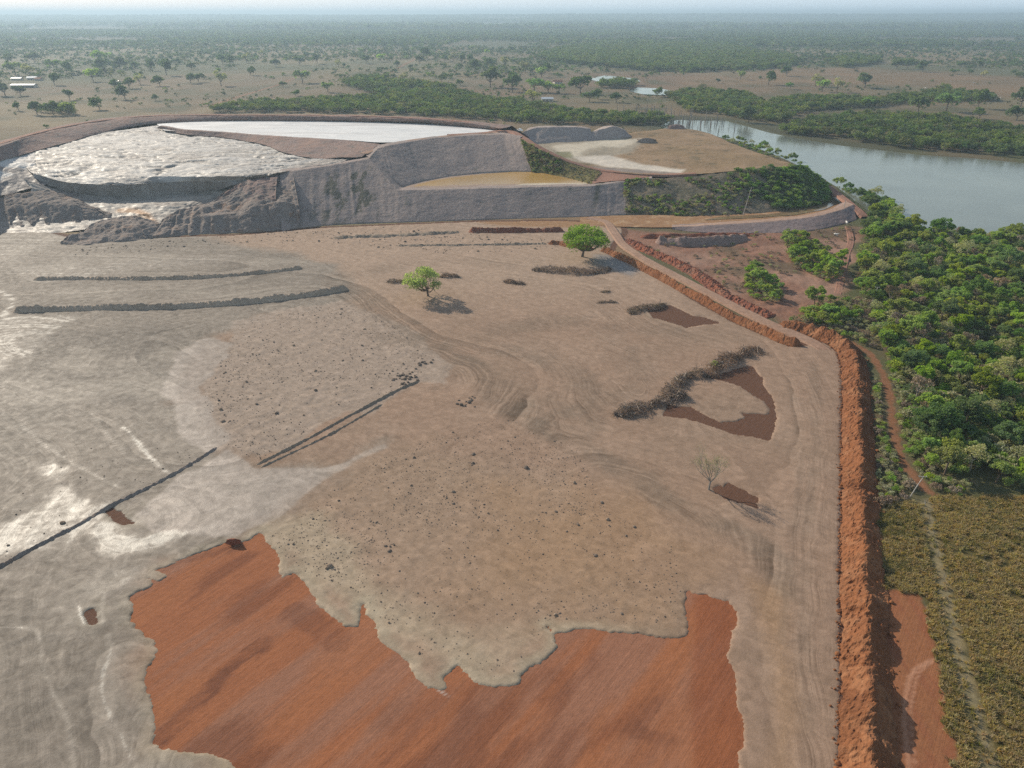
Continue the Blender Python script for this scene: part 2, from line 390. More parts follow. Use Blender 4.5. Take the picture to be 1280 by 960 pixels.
def ground_mat():
    s = NT('ground_soil'); p = s.pos(); base = s.attr('Col', True); rd = s.attr('Red')
    a = math.atan2(dirA[1], dirA[0])
    f1 = s.noise(s.mapv(s.n('VectorRotate', {'Vector': p, 'Angle': -a}, rotation_type='Z_AXIS').outputs[0], (.12, 1.6, 1)), 1.0, 6, .6, .3)
    f2 = s.noise(s.mapv(s.n('VectorRotate', {'Vector': p, 'Angle': -a}, rotation_type='Z_AXIS').outputs[0], (.06, 4.5, 1)), 1.0, 3, .6, .2)
    n = s.noise(p, .9, 7, .68); nf = s.noise(p, 4.5, 4, .6)
    mul = s.mix(s.rng(n, .3, .7), c4((.7,) * 3), c4((1.28,) * 3))
    mul = s.mix(s.math('MULTIPLY', rd, .62), mul, s.mix(s.rng(s.math('ADD', s.math('MULTIPLY', f1, .5), s.math('MULTIPLY', f2, .5)), .36, .64), c4((.78, .76, .76)), c4((1.17, 1.18, 1.2))))
    col = s.mix(1.0, base, mul, 'MULTIPLY')
    h = s.math('ADD', s.math('MULTIPLY', n, .5), s.math('MULTIPLY', nf, .2))
    h = s.math('ADD', h, s.math('MULTIPLY', s.math('ADD', s.math('MULTIPLY', f1, .25), s.math('MULTIPLY', f2, .12)), rd))
    s.bsdf(col, .95, s.bump(h, .22), .15); return s.m
M_ground = ground_mat()
Zg, Xg, Yg = Z, gx, gy
tag(gmesh('terrain', np.dstack([X, Y, Z]), [M_ground], {'Red': np.clip(inred + sstep(-.3, .3, reast) + inmud, 0, 1)}, {'Col': C}), kind='structure')

def ground_z(x, y):
    i = np.clip(np.searchsorted(Xg, x) - 1, 0, len(Xg) - 2); j = np.clip(np.searchsorted(Yg, y) - 1, 0, len(Yg) - 2)
    return np.minimum(np.minimum(Zg[j, i], Zg[j + 1, i]), np.minimum(Zg[j, i + 1], Zg[j + 1, i + 1]))

# water of the river and the two ponds
def water_mat(name, c, rough, sc, bd, spec=.5):
    s = NT(name); p = s.pos(); n = s.noise(s.mapv(p, (1, 1.8, 1)), sc, 4, .6); nb = s.noise(p, .02, 4)
    col = s.mix(s.rng(nb, .35, .65), c4([x * .85 for x in c]), c4([x * 1.15 for x in c]))
    s.bsdf(col, rough, s.bump(n, bd), spec); return s.m
def poly_sheet(name, pts, z, mat, grow=0):
    p = np.asarray(pts)[:, :2]
    if grow:
        c = p.mean(0); p = p + (p - c) / np.linalg.norm(p - c, axis=1, keepdims=True) * grow
    import mathutils
    tris = mathutils.geometry.tessellate_polygon([[Vector((a, b, 0)) for a, b in p]])
    return link(name, mesh_np(name, np.c_[p, np.full(len(p), z)], np.array(tris)), None, [mat])
def grow_poly(p, g):
    a = np.sum(p[:, 0] * np.roll(p[:, 1], -1) - p[:, 1] * np.roll(p[:, 0], -1))
    t = np.roll(p, -1, 0) - np.roll(p, 1, 0); t /= np.linalg.norm(t, axis=1, keepdims=True) + 1e-9
    n = np.c_[t[:, 1], -t[:, 0]] * (1 if a > 0 else -1); return p + n * g
M_river = water_mat('river_water', (.17, .185, .155), .16, .35, .06)
o = poly_sheet('river', grow_poly(W(RIVER), 3), -.75, M_river); tag(o, kind='structure')
o = poly_sheet('pond', grow_poly(W(POND_A), 4), -.6, M_river); tag(o, kind='structure')
o = poly_sheet('pond.001', grow_poly(W(POND_B), 4), -.6, M_river); tag(o, kind='structure')

#==MUD==
mx = axis([(-420, -170, 2.0), (-170, -95, 1.0), (-95, 66, .45), (66, 110, .8)])
my = axis([(30, 66, 1.2), (66, 130, .33), (130, 200, .5), (200, 300, .8), (300, 412, 1.2)])
X, Y = np.meshgrid(mx, my); px, py = proj(X, Y)
edge = sdf(X, Y, W(MUD_EDGE), 30); holes = np.full(X.shape, -30.0)
for h in (RED_MAIN, RED_HEART, RED_TREE, RED_WEST, RED_DOT, RED_NICK): holes = np.maximum(holes, sdf(X, Y, W(h), 30))
sd = np.minimum(edge, -holes) + .45 * fbm(X, Y, .5, 4, 301) + .42 * fbm(X, Y, 1.5, 3, 302)
near_h = np.clip(-holes, 0, 30)
def zone(pts, soft, seed, amp=None, f=.08):
    d = sdf(X, Y, W(pts), 40); return sstep(-soft, soft, d + (amp if amp is not None else soft * 1.5) * fbm(X, Y, f, 5, seed))
# tone zones
z_grey = zone([(-400,285),(230,292),(420,330),(450,375),(330,395),(262,420),(232,450),(235,500),(270,560),(320,590),(420,580),(480,555),(335,650),(290,678),(200,708),(160,745),(192,803),(180,860),(189,928),(300,1000),(300,1130),(-600,1130)], 5, 311, 6)
z_lilac = zone([(232,440),(262,425),(290,432),(250,480),(262,530),(275,562),(262,585),(225,540),(205,490)], .8, 312, 5)
z_lil2 = zone([(282,566),(318,590),(420,582),(475,560),(400,600),(340,645),(290,668),(200,665),(170,650),(215,610)], .7, 313, 4)
z_clod = zone([(298,402),(360,388),(430,372),(510,410),(560,450),(565,485),(525,480),(320,582),(276,556),(248,500),(252,470),(285,430)], 1.2, 314, 6)
z_fan = zone([(330,660),(480,565),(560,560),(700,600),(760,700),(830,760),(860,797),(700,790),(600,860),(450,790),(340,700)], 6, 315, 8)
z_pale = zone([(333,672),(400,640),(480,740),(600,800),(690,780),(650,850),(600,858),(460,775)], 4, 316, 6)
z_org = zone([(620,620),(800,610),(870,680),(860,760),(720,780),(600,720)], 14, 317, 12)
z_org2 = zone([(930,720),(985,735),(1000,900),(985,1000),(960,1000),(965,850)], 3, 318, 3)
z_dark = zone([(60,410),(230,400),(235,470),(190,520),(110,500),(40,520),(-20,470)], 10, 319, 12)
z_wetf = zone([(742,318),(772,318),(800,338),(792,348),(765,338),(745,330)], 3, 320, 3)
z_white1 = zone([(-60,400),(60,392),(100,395),(62,420),(48,435),(40,458),(22,446),(-10,470),(-60,470)], 2.5, 321, 4, .12)
z_white2 = zone([(55,582),(72,588),(98,610),(118,632),(140,628),(120,655),(60,690),(-20,705),(-20,650),(70,630)], 2, 322, 5, .15)
z_white3 = zone([(105,662),(130,652),(170,668),(270,658),(230,672),(150,700),(120,690)], 1.6, 323, 2.5, .2)
z_white4 = zone([(-60,262),(100,290),(90,300),(40,315),(20,330),(-60,330)], 5, 324, 6, .08)
z_white6 = zone([(330,688),(240,706),(170,722),(120,748),(100,790),(70,800),(90,750),(140,715),(220,692)], 2.5, 328, 6, .15)
z_white5 = zone([(30,335),(120,330),(300,318),(270,330),(120,345),(40,356)], 4, 325, 8, .08)
tan = np.array([.305, .207, .146]); grey = np.array([.235, .195, .155])
n1 = fbm(X, Y, .03, 5, 331); n2 = fbm(X, Y, .11, 5, 332)
wx = X + 9 * fbm(X, Y, .03, 4, 341); wy = Y + 9 * fbm(X, Y, .03, 4, 342)
C = np.zeros(X.shape + (3,)) + tan
C = mixc(C, (.28, .195, .138), sstep(-.3, .4, n1))
C = mixc(C, (.335, .235, .17), sstep(.05, .5, n2) * .6)
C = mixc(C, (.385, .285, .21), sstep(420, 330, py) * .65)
C = mixc(C, grey, z_grey)
C = mixc(C, (.19, .158, .125), z_grey * sstep(-.1, .5, fbm(X, Y, .035, 5, 333)) * .8)
C = mixc(C, (.16, .132, .105), z_dark * .9)
C = mixc(C, (.30, .255, .205), z_grey * sstep(.1, .5, fbm(wx * .6, wy, .06, 5, 334)) * .7)
C = mixc(C, (.335, .265, .21), z_clod * .85)
C = mixc(C, (.33, .275, .23), np.maximum(z_lilac, z_lil2) * .9)
C = mixc(C, (.325, .232, .16), z_fan * .5)
C = mixc(C, (.40, .33, .235), z_pale * .6)
C = mixc(C, (.315, .20, .118), np.maximum(z_org * .7, z_org2 * .8))
C = mixc(C, (.22, .20, .19), z_wetf * .9)
C = mixc(C, (.30, .165, .075), zone([(560,272),(790,268),(775,284),(640,283)], 3, 326) * .8)
C = mixc(C, (.385, .335, .24), sstep(3.0, .3, near_h + 1.2 * fbm(X, Y, .3, 4, 335)) * sstep(880, 700, px) * sstep(-60, 400, px) * .5)
wht = np.maximum.reduce([z_white1 * .6, z_white2 * .7, z_white3 * .72, z_white4 * .36, z_white5 * .42, z_white6 * .4])  # pale streaks and flows; their wet sheen is put into the colour


# swirls: iso-lines of a warped field, strongest on the grey flats and along the haul tracks
tracks = [([(418,348),(455,372),(500,402),(560,438),(612,480),(660,520),(700,540)], 9, .8), ([(700,540),(760,580),(830,625),(900,655),(960,690),(985,740)], 5, .6),
          ([(470,420),(560,432),(640,440),(720,470),(735,520),(720,560)], 8, .5), ([(560,440),(640,410),(740,400),(860,420)], 10, .35),
          ([(740,330),(760,420),(800,470),(760,500)], 9, .3), ([(700,500),(730,560),(800,600)], 6, .6), ([(420,350),(520,330),(640,330)], 8, .3),
          ([(1018,455),(1020,560),(1005,700),(1010,960)], 2.5, .35), ([(985,470),(1000,560),(990,700),(975,800)], 1.5, .3)]
trk = np.zeros(X.shape)
for pts, wd, a in tracks:
    d = pline(X, Y, pts, 40); trk = np.maximum(trk, a * sstep(wd, wd * .25, d + wd * .35 * fbm(X, Y, .08, 4, 351)))
C = mixc(C, (.20, .152, .112), np.clip(trk * 1.0, 0, 1) * (.35 + .65 * sstep(-.4, .5, fbm(X, Y, .12, 5, 352))))
d1 = pline(X, Y, tracks[0][0] + tracks[1][0][1:], 40)
fld = fbm(X, Y, .022, 3, 353) * 7 + d1 * .35 * (d1 < 39) + .5 * fbm(X, Y, .12, 3, 354)
iso = np.abs(((fld * 1.7) % 1) - .5) * 2
line = sstep(.80, .97, iso) * 0
C = mixc(C, (.45, .385, .31), line * np.clip(.25 + z_grey * .3 + trk * .2, 0, .6) * sstep(-.2, .5, n2 + .2))
iso2 = np.abs(((fld * 3.1 + n2) % 1) - .5) * 2
C = mixc(C, (.17, .135, .10), 0 * sstep(.82, .98, iso2) * (.18 + .35 * trk + .1 * z_grey))
pale_lines = [([(-20,785),(30,785),(44,790),(51,805),(53,830),(67,868),(83,897),(90,930),(95,990)], .5, .5), ([(135,795),(138,815),(130,840),(129,873),(147,913),(166,948)], .9, .55),
              ([(-10,360),(10,370),(16,380),(2,395)], 1.8, .95), ([(98,758),(101,768),(106,780)], .6, .9), ([(160,690),(150,720),(130,740),(128,780)], .6, .5),
              ([(113,515),(135,545),(165,575)], .5, .5), ([(25,530),(60,560),(110,590),(150,610)], .6, .55), ([(155,535),(172,552),(190,575),(215,595)], 1.0, .8)]
for pts, wd, a in pale_lines:
    d = pline(X, Y, pts, 12) + wd * .5 * fbm(X, Y, .5, 3, 361); wht = np.maximum(wht, sstep(wd, wd * .1, d) * a)
def sdist(curve):
    p = smooth(W(curve), 5); t0 = p[0] - p[1]; t1 = p[-1] - p[-2]; p = np.r_[[p[0] + t0 / np.linalg.norm(t0) * 90], p, [p[-1] + t1 / np.linalg.norm(t1) * 90]]; d = np.full(X.shape, 1e18); sg = np.zeros(X.shape); x_, y_ = X + fwx, Y + fwy
    for i in range(len(p) - 1):
        ax, ay = p[i]; vx, vy = p[i + 1] - p[i]; t = np.clip(((x_ - ax) * vx + (y_ - ay) * vy) / (vx * vx + vy * vy), 0, 1)
        ex, ey = x_ - ax - t * vx, y_ - ay - t * vy; q = ex * ex + ey * ey; b = q < d; d = np.where(b, q, d); sg = np.where(b, np.sign(vx * ey - vy * ex), sg)
    return np.sqrt(d) * sg
fwx = 2.5 * fbm(X, Y, .04, 4, 381); fwy = 2.5 * fbm(X, Y, .04, 4, 382)
CURV = [([(-60,318),(200,322),(330,326),(400,338),(455,372),(500,402),(560,438),(612,480),(660,520),(700,545),(760,585),(830,630),(900,660),(955,705),(975,780),(972,900),(970,1000)], 22),
        ([(350,640),(230,680),(160,710),(125,750),(112,800),(112,870),(145,960),(190,1060)], 18), ([(60,640),(20,740),(30,800),(60,880),(70,1000)], 14), ([(-60,450),(60,500),(150,545),(260,620)], 24),
        ([(-100,372),(100,368),(250,362),(430,350),(500,392)], 24), ([(975,440),(1012,500),(1018,580),(1003,700),(1004,860),(1006,1000)], 12), ([(640,500),(560,570),(440,655),(370,760)], 28),
        ([(470,300),(560,315),(640,330),(760,350),(860,395),(940,425),(972,460),(985,520),(984,600)], 26), ([(900,700),(820,720),(740,760),(610,850)], 24), ([(240,440),(350,480),(460,530),(560,590)], 20), ([(500,360),(640,430),(740,500),(830,590)], 18)]
num = np.zeros(X.shape); den = np.full(X.shape, 1e-6)
for k, (cv, rd_) in enumerate(CURV):
    d = sdist(cv); w_ = np.exp(-(_dseg(X, Y, smooth(W(cv), 2), False) / rd_) ** 2) + 1e-5; num += w_ * d; den += w_
Fa = num / den + .6 * fbm(X, Y, .1, 3, 383)
Fs = np.clip(.24 + .41 * z_grey + .70 * trk - .10 * z_clod - .12 * z_fan + .2 * sstep(985, 1000, px) * sstep(1048, 1035, px), 0, 1)
# ruts and terraces lift or sink the sheet
thick = np.where(sd > 0, .03 + .08 * (1 - np.exp(-np.clip(sd, 0, 60) / .9)), .05 + sd * .9)
rough_z = np.clip(.25 + z_clod * 1.0 + z_fan * .5 + z_white4 + z_white2 * .6 + zone([(380,280),(700,288),(640,310),(480,320),(390,300)], 6, 327) * 1.5, 0, 2)
rough_z = rough_z * (1 - .7 * np.maximum(z_lilac, z_lil2))
rel = .16 * fbm(X, Y, .06, 4, 371) + rough_z * (.14 * fbm(X, Y, .28, 4, 372) + .07 * fbm(X, Y, .9, 2, 373)) 
dA = (P(560, 560) - P(300, 720))[:2]; dA /= np.linalg.norm(dA)
sA = X * dA[0] + Y * dA[1]; tA = -X * dA[1] + Y * dA[0]
rel += (z_fan + z_clod + z_white2) * .12 * fbm(sA, tA * .3, .35, 4, 374)
lobes = np.abs(fbm(wx, wy * 1.5, .09, 4, 375)); rel += z_grey * .15 * (lobes - .25)
step1 = pline(X, Y, [(318,664),(335,648),(395,612),(480,560)], 12)
Zm = thick + rel * sstep(0, 2.5, sd)
Zm = np.where(sd > .0, np.maximum(Zm, .045), Zm - .03)
Wt = np.clip(.05 + z_grey * .32 + .22 * np.maximum(z_lilac, z_lil2) + z_wetf * .9 + wht * .5 + z_dark * .05 - trk * .05 - z_clod * .1, 0, 1) * (.55 + .45 * sstep(400, 520, py))
def mud_mat():
    s = NT('mud_sheet'); p = s.pos(); base = s.attr('Col', True); wet = s.attr('Wet')
    n = s.noise(p, .45, 7, .62, .5); nf = s.noise(p, 3.5, 5, .65)
    st = s.noise(s.mapv(s.n('VectorRotate', {'Vector': p, 'Angle': -math.atan2(-.6, .8)}, rotation_type='Z_AXIS').outputs[0], (.35, 1.1, 1)), .5, 6, .6, 1.2)
    mul = s.mix(s.rng(n, .3, .7), c4((.84,) * 3), c4((1.14,) * 3))
    mul = s.mix(1.0, mul, s.mix(s.rng(st, .3, .7), c4((.88, .88, .87)), c4((1.12, 1.12, 1.13))), 'MULTIPLY')
    mul = s.mix(1.0, mul, s.mix(s.rng(nf, .3, .7), c4((.93,) * 3), c4((1.07,) * 3)), 'MULTIPLY')
    fa = s.attr('Fa'); fs = s.attr('Fs'); jit = s.math('MULTIPLY', s.math('SUBTRACT', s.noise(p, .06, 2), .5), 1.2)
    fw = s.math('ADD', fa, jit)
    def n1d(k, det, jj=0.0):
        w_ = s.math('MULTIPLY', s.math('ADD', fw, s.math('MULTIPLY', s.math('SUBTRACT', nf, .5), jj)), k)
        return s.n('TexNoise', {'W': w_, 'Scale': 1.0, 'Detail': det, 'Roughness': .65}, noise_dimensions='1D').outputs[0]
    k1 = n1d(.33, 5, .10); k2 = n1d(1.25, 4, .08)
    gate = s.rng(s.noise(p, .07, 4, .6), .40, .62); gate2 = s.rng(s.noise(s.mapv(p, (1, 1, 1), (0, 0, 1)), .19, 4, .6), .42, .6)
    sm = s.mix(s.math('MULTIPLY', fs, s.rng(gate, 0, 1, .35, 1)), (1, 1, 1, 1), s.mix(s.rng(k1, .36, .64), c4((.60, .585, .57)), c4((1.36, 1.37, 1.38))))
    sm2 = s.mix(s.math('MULTIPLY', s.math('MULTIPLY', fs, s.math('MAXIMUM', gate2, s.attr('Trk'))), 1.0), (1, 1, 1, 1), s.mix(s.rng(k2, .40, .60), c4((.58, .56, .54)), c4((1.26, 1.27, 1.28))))
    mul = s.mix(1.0, mul, sm, 'MULTIPLY'); mul = s.mix(1.0, mul, sm2, 'MULTIPLY')
    sp = s.rng(s.noise(p, 6.5, 3, .7), .62, .72); mul = s.mix(s.math('MULTIPLY', sp, .35), mul, c4((.62,) * 3))
    col = s.mix(1.0, base, mul, 'MULTIPLY')
    wq = s.math('ADD', s.attr('Wh'), s.math('ADD', s.math('MULTIPLY', s.math('SUBTRACT', n, .5), 1.1), s.math('MULTIPLY', s.math('SUBTRACT', k1, .5), 2.2)))
    wf = s.math('MULTIPLY', s.rng(wq, .55, .95), s.rng(s.attr('Wh'), .02, .2))
    col = s.mix(s.math('MULTIPLY', wf, .85), col, (.47, .43, .365, 1)); wet = s.math('ADD', wet, s.math('MULTIPLY', wf, .08))
    h = s.math('ADD', s.math('MULTIPLY', nf, .3), s.math('MULTIPLY', n, .6)); h = s.math('ADD', h, s.math('MULTIPLY', s.math('MULTIPLY', k2, fs), .22)); h = s.math('ADD', h, s.math('MULTIPLY', s.noise(p, 9, 3, .7), .12))
    wv = s.math('ADD', wet, s.math('MULTIPLY', s.math('SUBTRACT', n, .5), .8), clamp=True)
    s.bsdf(col, s.rng(wv, 0, .9, .85, .45), s.bump(h, .16), s.rng(wv, 0, 1, .08, .4)); return s.m
M_mud = mud_mat()
fc = grid_faces(X.shape[0], X.shape[1]); ok = (sd.ravel() > -1.6)[fc].any(1); fc = fc[ok]
used = np.unique(fc); rem = np.full(X.size, -1, np.int64); rem[used] = np.arange(len(used))
V = np.dstack([X, Y, Zm]).reshape(-1, 3)[used]
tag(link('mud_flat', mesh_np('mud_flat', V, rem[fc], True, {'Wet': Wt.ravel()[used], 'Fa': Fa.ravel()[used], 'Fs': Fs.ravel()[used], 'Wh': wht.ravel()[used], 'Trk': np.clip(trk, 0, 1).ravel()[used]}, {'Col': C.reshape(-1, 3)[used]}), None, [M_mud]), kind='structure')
MXS, MYS, MZS, MSD = mx, my, Zm, sd
def mud_z(x, y):
    i = np.clip(np.searchsorted(MXS, x) - 1, 0, len(MXS) - 2); j = np.clip(np.searchsorted(MYS, y) - 1, 0, len(MYS) - 2)
    return float(max(MZS[j, i], ground_z(x, y)))

exec_parts = True
#==DAM==
M_dam = soil('dam_earth', (.345, .275, .24), (.27, .22, .20), (.17, .16, .13), streak=True, fine=.9, bumpd=.5, amt3=(.60, .72))
M_damred = soil('dam_red_earth', (.30, .195, .155), (.24, .175, .155), (.17, .145, .13), streak=False, fine=.8, bumpd=.6)
M_dump = soil('spoil_earth', (.30, .245, .21), (.20, .165, .145), (.28, .185, .135), streak=True, fine=.6, bumpd=.9, amt3=(.55, .68))
M_ridge = soil('mud_ridge_earth', (.30, .235, .175), (.24, .19, .145), fine=1.2, bumpd=.3)
M_dark = soil('dark_earth', (.33, .275, .25), (.40, .33, .29), streak=False, fine=.7, bumpd=.6)
M_road = soil('road_earth', (.36, .235, .165), (.30, .185, .13), fine=.7, bumpd=.15)
M_roadred = soil('red_road_earth', (.32, .175, .125), (.25, .13, .092), fine=.7, bumpd=.15)
M_berm = soil('orange_earth', (.25, .10, .042), (.17, .068, .03), (.31, .15, .075), fine=1.3, bumpd=.5, amt3=(.5, .7))
M_bermd = soil('dark_red_earth', (.25, .085, .045), (.18, .07, .045), (.24, .13, .085), fine=1.1, bumpd=.5)
M_bermg = soil('grey_earth', (.48, .37, .275), (.36, .28, .21), fine=1.2, bumpd=.5)
M_bench = soil('bench_earth', (.34, .25, .19), (.27, .20, .16), fine=.8, bumpd=.2)

def sink(row, d): return [(a, b, c - d) for a, b, c in row]   # same bearing, lower: used only for buried skirts
def bury(G, k=0, d=2.0):
    G[k, :, 2] -= d; return G
def fmesh(name, rows, mats, label, cat, **kw):
    G, U, V = loft(rows, **kw)
    return G, U, V

# left face and lower bench face of the dam, one continuous embankment
toe = [(352,290,0),(366,286,0),(400,283,0),(440,280.5,0),(470,279.5,0),(497,278.5,0),(550,276.5,0),(633,274,0),(740,270.5,0),(783,268.5,0),(815,268,0)]
crest = [(350,214,22.3),(366,213.5,22.8),(402,208,24),(434,203.5,25),(461,198,26.5),(498,238,13),(550,237,13),(633,235,13),(740,232.5,13),(783,226.5,13.6),(815,223,14.2)]
inner = [(350,211,22.3),(366,210,22.8),(402,205,24),(434,200.5,25),(463,196,26.8),(501,235,13),(552,234.2,13),(634,232.4,13),(740,230.2,13),(784,224,13.6),(815,220,14.2)]
inner2 = [(350,209,19),(366,208,20),(402,203,21),(434,199,22),(466,194,24),(504,234.4,11.3),(554,233.6,11.3),(635,231.6,11.3),(741,229.4,11.3),(785,223,12),(815,219,13)]
ub = [(462,199.5,26),(478,214,20.5),(503,234,12.4),(530,226.5,12.4),(565,220.5,12.4),(600,217,12.4),(640,215,12.4),(668,215,12.4)]
ut = [(462,197,26.8),(472,186,29),(487,181.5,30),(510,177.5,30),(545,172.3,30),(590,169.3,30),(630,167.6,30),(650,171.5,29.5)]
ui = [(455,193,26.8),(468,183,29),(484,179,30),(508,175.5,30),(543,170.6,30),(588,167.8,30),(630,165.8,30),(654,170,29.5)]
def strip(rows, d0=2.0, **kw):
    G, U, V = loft(rows, **kw)
    if d0: G[0, :, 2] -= d0
    return G, U, V
t = empty('dam_embankment', P(640, 274))
tag(t, 'steep grey lower dam face between the mud flat and the orange pond', 'dam')
def addpart(name, G, mats, parent, **kw):
    o = gmesh(name, G - np.array(parent.location)[None, None], mats, parent=parent, **kw); return o
G, U, V = strip([toe, crest, inner, inner2], linear=True, du=1.2, dv=1.0, amp=.45, fr=.07, amp2=.12, seed=401)
fy = V  # erosion gullies run down the faces
g_ = fbm(U * 330, V * 0.3, .25, 4, 402); G[..., 1] += np.clip(g_, -.6, .6) * .55 * sstep(0, .2, V) * sstep(1.05, .8, V)
px_, py_ = proj(G[..., 0], G[..., 1], G[..., 2])
V_n = V * 22
stn = (sstep(395, 425, px_) * sstep(478, 462, px_) * sstep(0.05, .2, V) * sstep(.95, .75, V) + .5 * sstep(366, 380, px_) * sstep(478, 470, px_) * sstep(.9, .6, V)) * sstep(.0, .25, fbm(G[..., 0] * 1.0, V_n * .8, .3, 6, 409, gain=.7)) + .8 * sstep(5, 1, np.abs(px_ - 742 - 6 * V)) * sstep(.1, .6, V) + sstep(.35, .5, fbm(G[..., 0], V * 6, .2, 4, 410)) * sstep(640, 740, px_) * .6
addpart('wall', G, [M_dam], t, attrs={'Stain': np.clip(stn, 0, 1)})
G, U, V = strip([ub, ut, ui], linear=True, du=1.2, dv=1.0, amp=.5, fr=.07, amp2=.12, seed=403)
G[..., 1] += fbm(U * 260, V * .3, .25, 4, 404) * .5 * sstep(0, .2, V) * sstep(1.0, .8, V)
t2 = empty('dam_embankment', P(560, 220, 12.4)); tag(t2, 'upper grey dam wall between the orange pond and the white lake', 'dam')
addpart('wall', G, [M_dam], t2)
# bench floor + orange pond
rowsb = [[(500,236,12.55),(560,235,12.55),(640,233,12.55),(740,230.8,12.55)], [(512,231.5,12.35),(560,229,12.35),(640,228,12.35),(742,229.8,12.35)], [(514,226,12.3),(560,218,12.3),(640,213,12.3),(752,228.8,12.3)]]
G, U, V = loft(rowsb, du=2, dv=1.5, amp=.05, amp2=.02, seed=405); tag(gmesh('terrain.001', G, [M_bench]), kind='structure')
M_pond = water_mat('pond_ochre_water', (.44, .27, .085), .2, .3, .03, .4)
pond = PL([(514,234.6),(523,230.2),(540,226),(560,222.6),(585,219.6),(612,216.9),(640,214.7),(660,214.4),(680,216.6),(700,220.5),(718,224.6),(736,229.4),(700,231.6),(660,232.6),(600,234.2),(560,235)], 12.44)
tag(poly_sheet('pond.002', pond, 12.44 * ZS, M_pond), kind='structure')
spit = PL([(640,232.2),(655,229.5),(690,228.6),(722,229),(735,230),(700,231.6)], 12.5)
o = poly_sheet('sand_bar', spit, 12.52 * ZS, soil('pale_sand', (.52, .45, .34), (.44, .38, .3), fine=.8, bumpd=.05)); tag(o, kind='structure')
# grassy slope under the crest road
st = [(650,172.5,29.3),(667,182.5,26.5),(690,194,22.5),(715,204.5,18.5),(745,212.5,15.3),(752,216,14.6)]
sb = [(665,216,12.2),(680,217,12.2),(697,220,12.2),(714,224,12.2),(732,229,12.2),(740,231,12.2)]
G, U, V = strip([sb, st], du=1.2, dv=1, amp=.5, amp2=.3, seed=407)
M_gslope = soil('dry_grass_slope', (.20, .165, .06), (.13, .11, .045), (.07, .07, .035), fine=1.2, bumpd=.5)
tag(gmesh('slope', G, [M_gslope]), kind='structure'); SLOPE = G
sl2 = [(738,231.5,12.4),(748,228,13),(765,226.5,13.6),(783,225.5,13.7)]
sl3 = [(748,214.5,14.8),(762,213.6,14.8),(790,216,14.9),(830,218,14.8)]
G, U, V = loft([sl2, sl3], du=1.5, dv=1.5, amp=.2, seed=408); tag(gmesh('access_road', G, [M_roadred]), kind='structure')

# right-hand platform with bare sand and brown grass
near_r = [(668,190,17),(690,200,17),(720,208,16),(745,213,15),(790,217.5,15),(835,219,15.3),(880,217,16.5),(930,212.5,17.6),(985,208,17.8),(1000,209,17.4)]
mid_r = [(650,182,18),(690,186,18),(730,190,17.5),(760,193,17),(800,197,17),(840,199,17.3),(890,198,17.8),(940,202,18),(988,206,17.8),(1000,208,17.4)]
far_r = [(640,177,18),(690,176,18),(740,171,18),(780,167,18),(810,163.5,17.8),(842,160.5,17.6),(880,165,17.6),(930,185,17.6),(988,204.5,17.6),(1001,207.5,17.2)]
G, U, V = loft([near_r, mid_r, far_r], du=1.6, dv=2, amp=.5, fr=.07, amp2=.15, seed=411)
back = G[-1].copy(); back[:, 2] = -1; back[:, 1] += 14; back[:, 0] += 6
G = np.concatenate([G, (G[-1] * .5 + back * .5)[None], back[None]], 0)
gpx, gpy = proj(G[..., 0], G[..., 1], G[..., 2])
def pz(pts, soft=3, seed=0, amp=3):
    q = np.array(pts, float); d = _dseg(gpx, gpy * 2.5, q * [1, 2.5], True); d = np.where(pip(gpx, gpy * 2.5, q * [1, 2.5]), d, -d)
    return sstep(-soft, soft, d + amp * fbm(G[..., 0], G[..., 1], .08, 5, seed))
C = np.zeros(G.shape) + np.array([.235, .16, .088])
C = mixc(C, (.28, .19, .115), sstep(-.2, .4, fbm(G[..., 0], G[..., 1], .05, 5, 412)) * .8)
C = mixc(C, (.11, .09, .05), sstep(.25, .6, fbm(G[..., 0], G[..., 1], .15, 5, 413)) * .7)
C = mixc(C, (.30, .255, .19), pz([(640,177),(700,174),(760,172),(806,178),(790,190),(755,197),(725,204),(690,199),(655,188)], 5, 414))
C = mixc(C, (.52, .46, .36), pz([(690,183),(760,174),(800,174),(790,181),(740,186),(720,196),(700,192)], 5, 415, 7))
C = mixc(C, (.56, .50, .42), pz([(716,196),(760,194),(800,205),(855,212),(850,217),(800,213),(750,207),(728,203)], 4, 416, 4))
C = mixc(C, (.14, .14, .06), pz([(693,190),(712,190),(716,197),(700,197)], 3, 417) * .8)
C = mixc(C, (.24, .205, .19), pz([(740,208),(850,216),(850,219),(760,214)], 2, 418) * .8)
M_plat = soil('platform_soil', (.2, .12, .08), (.2, .12, .08), fine=.6, bumpd=.25, colattr='Col')
tag(gmesh('terrain.002', G, [M_plat], cols={'Col': C}), kind='structure')
# vegetated embankment below the platform
vt = [(781,224.5,14.4),(815,222.5,14.8),(850,220.5,15.4),(890,217,16.5),(930,212.5,17.5),(970,209,17.8),(990,209,17.6),(1002,211,17),(1006,213,15)]
vb = [(783,269,0),(830,270,0),(870,271,0),(920,269.5,0),(965,266.5,0),(1000,262.5,0),(1028,256.5,0),(1037,247,0),(1036,236,0)]
G, U, V = strip([vb, vt], du=1.5, dv=1.2, amp=1.2, fr=.07, amp2=.4, seed=421)
M_veg = soil('overgrown_earth', (.21, .165, .12), (.14, .125, .08), (.26, .19, .13), fine=.8, bumpd=.8)
t3 = link('dam_embankment', None) if False else gmesh('dam_embankment', G, [M_veg]); VEGW = G
tag(t3, 'dark overgrown dam wall with scrub below the brown grass platform', 'dam')
